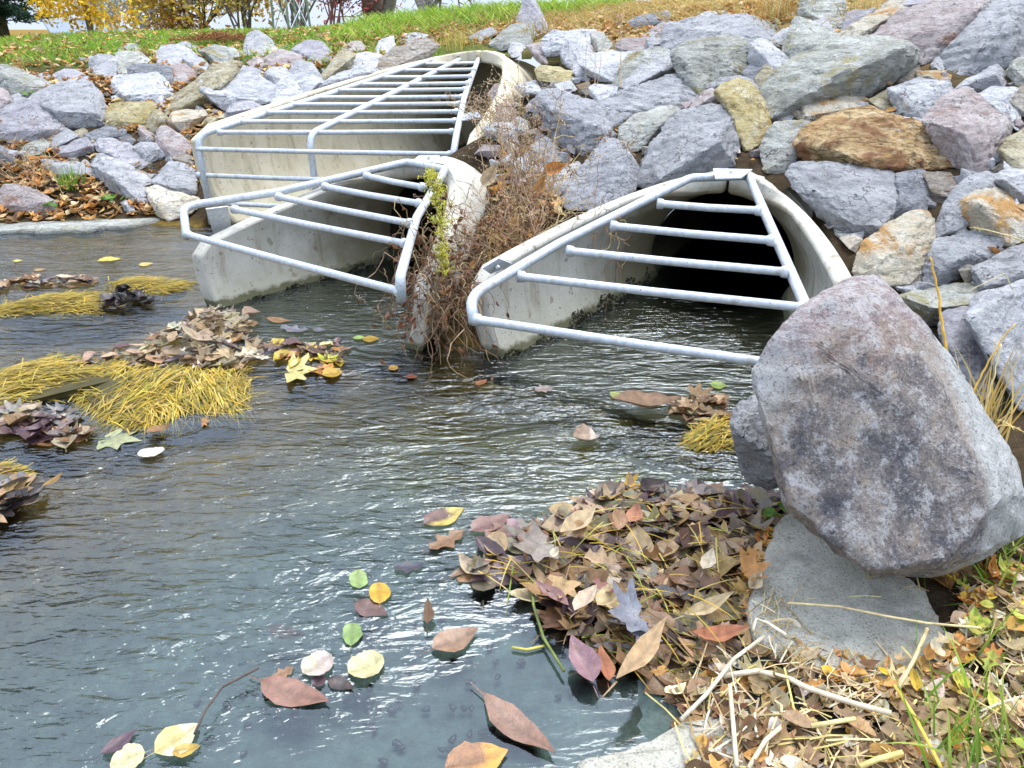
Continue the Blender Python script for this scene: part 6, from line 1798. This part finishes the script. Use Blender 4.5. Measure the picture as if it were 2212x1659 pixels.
def slab(label, px, top, depth, seed, mat, name='rock_slab'):
    """flat stone: outline on the ground, worn edges"""
    rnd = random.Random(seed)
    P = []
    for i in range(len(px)):
        x1, y1 = px[i - 1]; x2, y2 = px[i]
        for k in range(4):
            f = k / 4
            P.append((x1 + (x2 - x1) * f + rnd.gauss(0, 2.5), y1 + (y2 - y1) * f + rnd.gauss(0, 2.0)))
    T = [at_z(x, y, top) for x, y in P]
    c0 = sum(T, Vector()) / len(T)
    bm = bmesh.new()
    rings = []
    for f, dz in ((1.04, -depth), (1.03, -.02), (1.0, -.006), (.94, 0.0), (.70, .004), (.4, .007)):
        rings.append([bm.verts.new(c0 + (p - c0) * f + Vector((0, 0, dz + rnd.gauss(0, .0015))) - c0) for p in T])
    cv = bm.verts.new((0, 0, .008))
    m = len(T)
    for a, b in zip(rings[:-1], rings[1:]):
        for i in range(m):
            bm.faces.new((a[i], a[(i + 1) % m], b[(i + 1) % m], b[i]))
    for i in range(m): bm.faces.new((rings[-1][i], rings[-1][(i + 1) % m], cv))
    bmesh.ops.recalc_face_normals(bm, faces=bm.faces)
    me = bpy.data.meshes.new(name)
    bm.to_mesh(me); bm.free()
    me.polygons.foreach_set('use_smooth', [True] * len(me.polygons))
    me.materials.append(mat)
    o = bpy.data.objects.new(name, me); C.objects.link(o); o.location = c0
    return tag(o, label, 'rock slab', 'flat slabs at the water edge')
slab('smooth speckled grey slab under the largest boulder, straw lying across it', [(1620,1300),(1655,1200),(1690,1110),(1760,1080),(1900,1100),(2080,1130),(2170,1215),(2120,1280),(2080,1390),(1985,1470),(1870,1478),(1720,1425),(1640,1365)], .06, .14, 910, M_SLAB)
slab('pale slab at the bottom edge, partly under straw and shallow water', [(1255,1645),(1330,1622),(1400,1600),(1500,1545),(1590,1540),(1680,1600),(1720,1720),(1240,1720)], .03, .10, 911, M_SLAB)
slab('low concrete ledge along the left shore below the heaped leaves', [(-60,500),(-60,486),(60,487),(170,478),(280,462),(345,456),(352,470),(300,482),(150,494)], .028, .14, 912, ROCK['g'])

# ---------------------------------------------------------------- trees, house and tower behind the bank
def tube_tree(mb, p, d, L_, r, depth, rnd, tips, col, spread=.6, up=.1, min_r=.006):
    k = 4
    P = [p]
    for j in range(k):
        d = (d + Vector((rnd.gauss(0, .10), rnd.gauss(0, .10), rnd.gauss(0, .06) + up * .15))).normalized()
        p = p + d * L_ / k
        P.append(p)
    mb.tube(P, [max(min_r, r * (1 - .4 * j / k)) for j in range(k + 1)], 5 if r > .03 else 4, col, False)
    if depth == 0:
        tips.append((p, d)); return
    for i in range(rnd.randint(2, 4)):
        f = rnd.uniform(.45, 1)
        q = P[min(k, int(f * k + .5))]
        e = (d + Vector((rnd.gauss(0, spread), rnd.gauss(0, spread), rnd.gauss(0, spread * .7)))).normalized()
        tube_tree(mb, q, e, L_ * rnd.uniform(.55, .85), r * .58, depth - 1, rnd, tips, col, spread, up, min_r)
def leafcloud(mb, pts, n, rad, size, cols, rnd, flat=1.0):
    for i in range(n):
        p, d = rnd.choice(pts)
        q = p + Vector((rnd.gauss(0, rad), rnd.gauss(0, rad), rnd.gauss(0, rad * flat)))
        a = Vector((rnd.gauss(0, 1), rnd.gauss(0, 1), rnd.gauss(0, 1))).normalized()
        b = a.orthogonal().normalized()
        s = size * rnd.uniform(.6, 1.3)
        mb.add([q - a * s, q + b * s * .5, q + a * s, q - b * s * .5], [(0, 1, 2, 3)], jit(rnd.choice(cols), rnd, .35))
def tree(name, label, px, py, Y, height, r, seed, cols, n, rad, size, depth=4, bark=(.16, .13, .10), stems=1, spread=.6, up=.1, zb=None, first=.38, min_r=.006, cat='tree'):
    rnd = random.Random(seed)
    p = at_y(px, py, Y)
    if zb is not None: p.z = zb
    root = empty(name, p, label, cat, 'trees and shrubs behind the bank')
    mt, tips = MB(), []
    for s in range(stems):
        d = Vector((rnd.gauss(0, .25 if stems > 1 else .04), rnd.gauss(0, .2 if stems > 1 else .04), 1)).normalized()
        tube_tree(mt, p + Vector((rnd.gauss(0, .1 * (stems > 1)), rnd.gauss(0, .1 * (stems > 1)), -.1)), d, height * first, r, depth, rnd, tips, bark, spread, up, min_r)
    mt.build('trunk', M_BARK, root, True, origin=p)
    if n:
        mc = MB()
        leafcloud(mc, tips, n, rad, size, cols, rnd)
        mc.build('crown', M_FOLI, root, origin=p)
    return root
GB = [(.62,.38,.05), (.70,.46,.07), (.48,.30,.06), (.54,.42,.10)]
tree('shrub_tree', 'twiggy tree with golden-brown leaves left of the lattice tower', 428, 66, 24, 4.2, .035, 201, GB, 9000, .36, .085, 4, stems=7, spread=.5, first=.34, zb=.9)
tree('shrub', 'low orange bush at the foot of the golden-brown tree', 385, 68, 23, 1.0, .03, 202, [(.50,.22,.04), (.44,.20,.05)], 900, .2, .05, 3, stems=4, zb=.9, cat='shrub')
tree('bare_tree', 'pale bare hazy tree behind the house roof', 300, 72, 60, 6.0, .14, 203, [(.30,.33,.36)], 500, .5, .09, 4, bark=(.30,.32,.35), stems=3, min_r=.02, zb=-.4)
tree('bare_tree', 'second pale bare tree right of the house roof', 345, 72, 55, 7.0, .14, 204, [(.34,.34,.36)], 300, .5, .09, 4, bark=(.32,.33,.36), stems=3, min_r=.018, zb=-.3)
tree('bare_tree', 'thin greenish tree between the yellow maple and the house', 232, 60, 50, 6.0, .12, 205, [(.34,.36,.18), (.40,.36,.14)], 900, .5, .09, 4, bark=(.28,.28,.26), stems=3, min_r=.015, zb=-.2)
tree('shrub_tree', 'brown thicket left of the lattice tower', 530, 58, 20, 3.0, .03, 206, [(.62,.42,.07), (.50,.36,.10), (.66,.52,.10)], 1900, .3, .05, 4, stems=9, spread=.5, zb=1.1)
tree('shrub_tree', 'brown bare thicket right behind the lattice tower', 640, 45, 19, 3.0, .03, 207, [(.30,.20,.10)], 260, .3, .04, 4, bark=(.26,.22,.20), stems=11, spread=.5, zb=1.2)
tree('shrub', 'red-leaved shrub right of the lattice tower', 722, 40, 16, 1.9, .022, 208, [(.62,.10,.08), (.52,.12,.09), (.66,.24,.18), (.50,.18,.13)], 2200, .2, .04, 4, bark=(.26,.12,.10), stems=8, spread=.45, zb=1.28, cat='shrub')
tree('bare_tree', 'bare spreading tree with thick forked trunks on the crest', 812, 34, 17, 4.4, .16, 209, [], 0, 0, 0, 5, bark=(.26,.23,.20), stems=3, spread=.7, up=-.02, zb=1.3, first=.30)
tree('bare_tree', 'drooping bare branches of a farther tree right of the forked one', 930, 30, 22, 5.2, .12, 210, [], 0, 0, 0, 5, bark=(.30,.28,.27), stems=2, spread=.8, up=-.05, zb=1.0, first=.32)
# yellow maple with a straight trunk; low hanging leaf clumps
def maple():
    rnd = random.Random(211)
    Y = 16.0
    p = at_y(196, 67, Y)
    root = empty('maple_tree', p, 'young maple with bright yellow hanging leaves on the lawn', 'tree', 'trees and shrubs behind the bank')
    mt, mc = MB(), MB()
    top = p + Vector((-.05, 0, 4.0))
    mt.tube([p + Vector((0, 0, -.2)), p + Vector((0, 0, .8)), p + Vector((-.02, 0, 2)), top], [.062, .055, .05, .02], 8, (.26, .19, .14))
    tips = []
    for i in range(46):
        z = rnd.uniform(.45, 3.6)
        a = rnd.uniform(0, 6.283)
        L_ = rnd.uniform(.5, 1.6) * (1.15 - z / 5)
        q = p + Vector((0, 0, z))
        d = Vector((math.cos(a), math.sin(a), .25))
        P = [q]
        for j in range(5):
            q = q + d * L_ / 5
            d = (d + Vector((rnd.gauss(0, .12), rnd.gauss(0, .12), -.10))).normalized()
            P.append(q); tips.append((q, d))
        mt.tube(P, [.016, .013, .010, .008, .006, .004], 4, (.22, .17, .13), False)
    for (x, y) in ((110, 20), (135, 30), (150, 38), (165, 18), (120, 8), (95, 26), (180, 30), (210, 20), (213, 48), (222, 34), (240, 38), (160, 6), (190, 8), (275, 42), (283, 34), (100, 12)):
        for k in range(3): tips.append((at_y(x + rnd.gauss(0, 4), y + rnd.gauss(0, 3), Y + rnd.uniform(-.5, .5)), None))
    leafcloud(mc, tips, 3600, .13, .05, [(.80,.50,.02), (.74,.42,.02), (.84,.58,.05), (.66,.36,.02)], rnd)
    mt.build('trunk', M_BARK, root, True, origin=p)
    mc.build('crown', M_FOLI, root, origin=p)
maple()
def spruce():
    rnd = random.Random(212)
    Y = 17.0
    p = at_y(8, 75, Y); p.z = 1.2
    root = empty('spruce_tree', p, 'dark spruce at the left edge of the lawn', 'tree', 'trees and shrubs behind the bank')
    mt, mc = MB(), MB()
    mt.tube([p + Vector((0, 0, -.2)), p + Vector((0, 0, 5))], [.12, .03], 8, (.14, .10, .08))
    for i in range(420):
        z = rnd.uniform(.05, 4.6) ** 1.0
        a = rnd.uniform(0, 6.283)
        L_ = (1.0 - z / 5) * 1.05 * rnd.uniform(.6, 1.1)
        q = p + Vector((0, 0, z + .15)); d = Vector((math.cos(a), math.sin(a), -.05)); P = [q]
        for j in range(6):
            q = q + d * L_ / 6; d = (d + Vector((0, 0, -.05 + .03 * j))).normalized(); P.append(q)
        for q in P[1:]:
            for k in range(12):
                e = (d + Vector((rnd.gauss(0, .8), rnd.gauss(0, .8), rnd.gauss(-.1, .5)))).normalized()
                s = e.orthogonal().normalized() * .018
                b = q + Vector((rnd.gauss(0, .05), rnd.gauss(0, .05), rnd.gauss(0, .03)))
                g = rnd.uniform(.6, 1.5)
                mc.add([b - s, b + s, b + e * .13], [(0, 1, 2)], (.030 * g, .065 * g, .040 * g))
    mt.build('trunk', M_BARK, root, True, origin=p)
    mc.build('crown', M_FOLI, root, origin=p)
spruce()

def mat_plain(name, col, rough=.7, nscale=6, var=.15):
    t = NT(name)
    v = t.coord('Object', False)
    n = t.noise(v, nscale, 5, .6)
    a = tuple(k * (1 - var) for k in col); b = tuple(min(1, k * (1 + var)) for k in col)
    t.principled(t.mix(n, a, b), rough, t.bump(n, .2, .01))
    return t.m
def house():
    Y = 46.0
    A = at_y(66, 46, Y - 2.0)        # front left eave corner
    ridge = at_y(97, 37, Y + 1.0)
    far = at_y(292, 76, Y + 1.5)
    fe = at_y(330, 92, Y - 2.0)
    base = -3.2
    c = Vector((A.x + 3, Y, base))
    root = empty('house', c, 'low house with a pale blue-white roof beyond the lawn', 'house')
    rf, wl = MB(), MB()
    eL = Vector((A.x + .9, A.y, .86)); eR = Vector((fe.x, A.y, .2))
    bL = Vector((A.x, A.y + 6.5, A.z)); bR = Vector((fe.x, A.y + 6.5, .2))
    r0 = Vector((ridge.x - .3, ridge.y, ridge.z)); r1 = Vector((far.x, far.y, far.z - .1))
    up = Vector((0, 0, .10))
    F = [eL, eR, r1, r0]; B = [r0, r1, bR, bL]
    for q in (F, B):
        rf.add(q + [v + up for v in q], [(0, 3, 2, 1), (4, 5, 6, 7), (0, 1, 5, 4), (1, 2, 6, 5), (2, 3, 7, 6), (3, 0, 4, 7)])
    wl.add([eL + Vector((.4, .4, -.06)), eR + Vector((-.3, .4, -.06)), Vector((eR.x - .3, eR.y + .4, base)), Vector((eL.x + .4, eL.y + .4, base)),
            bL + Vector((.9, -.4, -.5)), bR + Vector((-.3, -.4, -.06)), Vector((bR.x - .3, bR.y - .4, base)), Vector((bL.x + .9, bL.y - .4, base)), r0 + Vector((.9, 0, -.15))],
           [(0, 3, 2, 1), (1, 2, 6, 5), (5, 6, 7, 4), (4, 7, 3, 0), (0, 8, 4)])
    rf.build('roof', mat_plain('roof_metal', (.20, .25, .31), .5, 2), root, origin=c)
    wl.build('wall', mat_plain('house_wall', (.50, .58, .52), .8, 3), root, origin=c)
    wd = MB()
    for fx in (.1, .3, .5):
        x = eL.x + (eR.x - eL.x) * fx + .3
        wd.box((x, eL.y + .38, eL.z - 1.4), (.9, 0, 0), (0, .05, 0), (0, 0, .8))
    wd.build('window', mat_plain('window_glass', (.06, .08, .10), .1, 3), root, origin=c)
house()
def tower():
    Y = 13.0
    b = [at_y(589, 47, Y), at_y(669, 47, Y), at_y(640, 46, Y + .55), at_y(622, 46, Y - .5)]
    c = sum(b, Vector()) / 4
    root = empty('lattice_tower', c, 'foot of a galvanised lattice tower on the grassy crest', 'tower')
    H = 5.0
    legs = []
    for q in b:
        e = c + (q - c) * .34 + Vector((0, 0, H))
        legs.append((q + Vector((0, 0, -.15)), e))
        mb = MB(); mb.tube([q + Vector((0, 0, -.15)), e], .018, 6)
        mb.build('leg', M_GALV, root, True, origin=q)
    order = [0, 3, 1, 2]
    for i in range(4):
        a, d = legs[order[i]], legs[order[(i + 1) % 4]]
        mb = MB()
        n = 10
        for k in range(n):
            f0, f1 = k / n, (k + 1) / n
            mb.tube([a[0].lerp(a[1], f0), d[0].lerp(d[1], f1)], .007, 4)
            mb.tube([d[0].lerp(d[1], f0), a[0].lerp(a[1], f1)], .007, 4)
        mb.build('cross_bracing', M_GALV, root, origin=c)
tower()
# dry needle heap at the lawn edge
rnd = random.Random(221)
mb = MB()
p0 = at_t(475, 88, hit(475, 95))
for i in range(900):
    a = rnd.uniform(0, 6.28)
    q = p0 + Vector((rnd.gauss(0, .22), rnd.gauss(0, .14), 0))
    q.z += max(0, .10 - ((q - p0).length) * .25) * rnd.random() + .01
    d = Vector((math.cos(a), math.sin(a), rnd.uniform(-.1, .6)))
    mb.tube([q, q + d * rnd.uniform(.05, .12)], .0035, 3, jit((.30,.15,.06), rnd), False)
tag(mb.build('needle_heap', M_STEM, None, origin=p0), 'heap of dry brown pine needles at the lawn edge', 'needle heap')
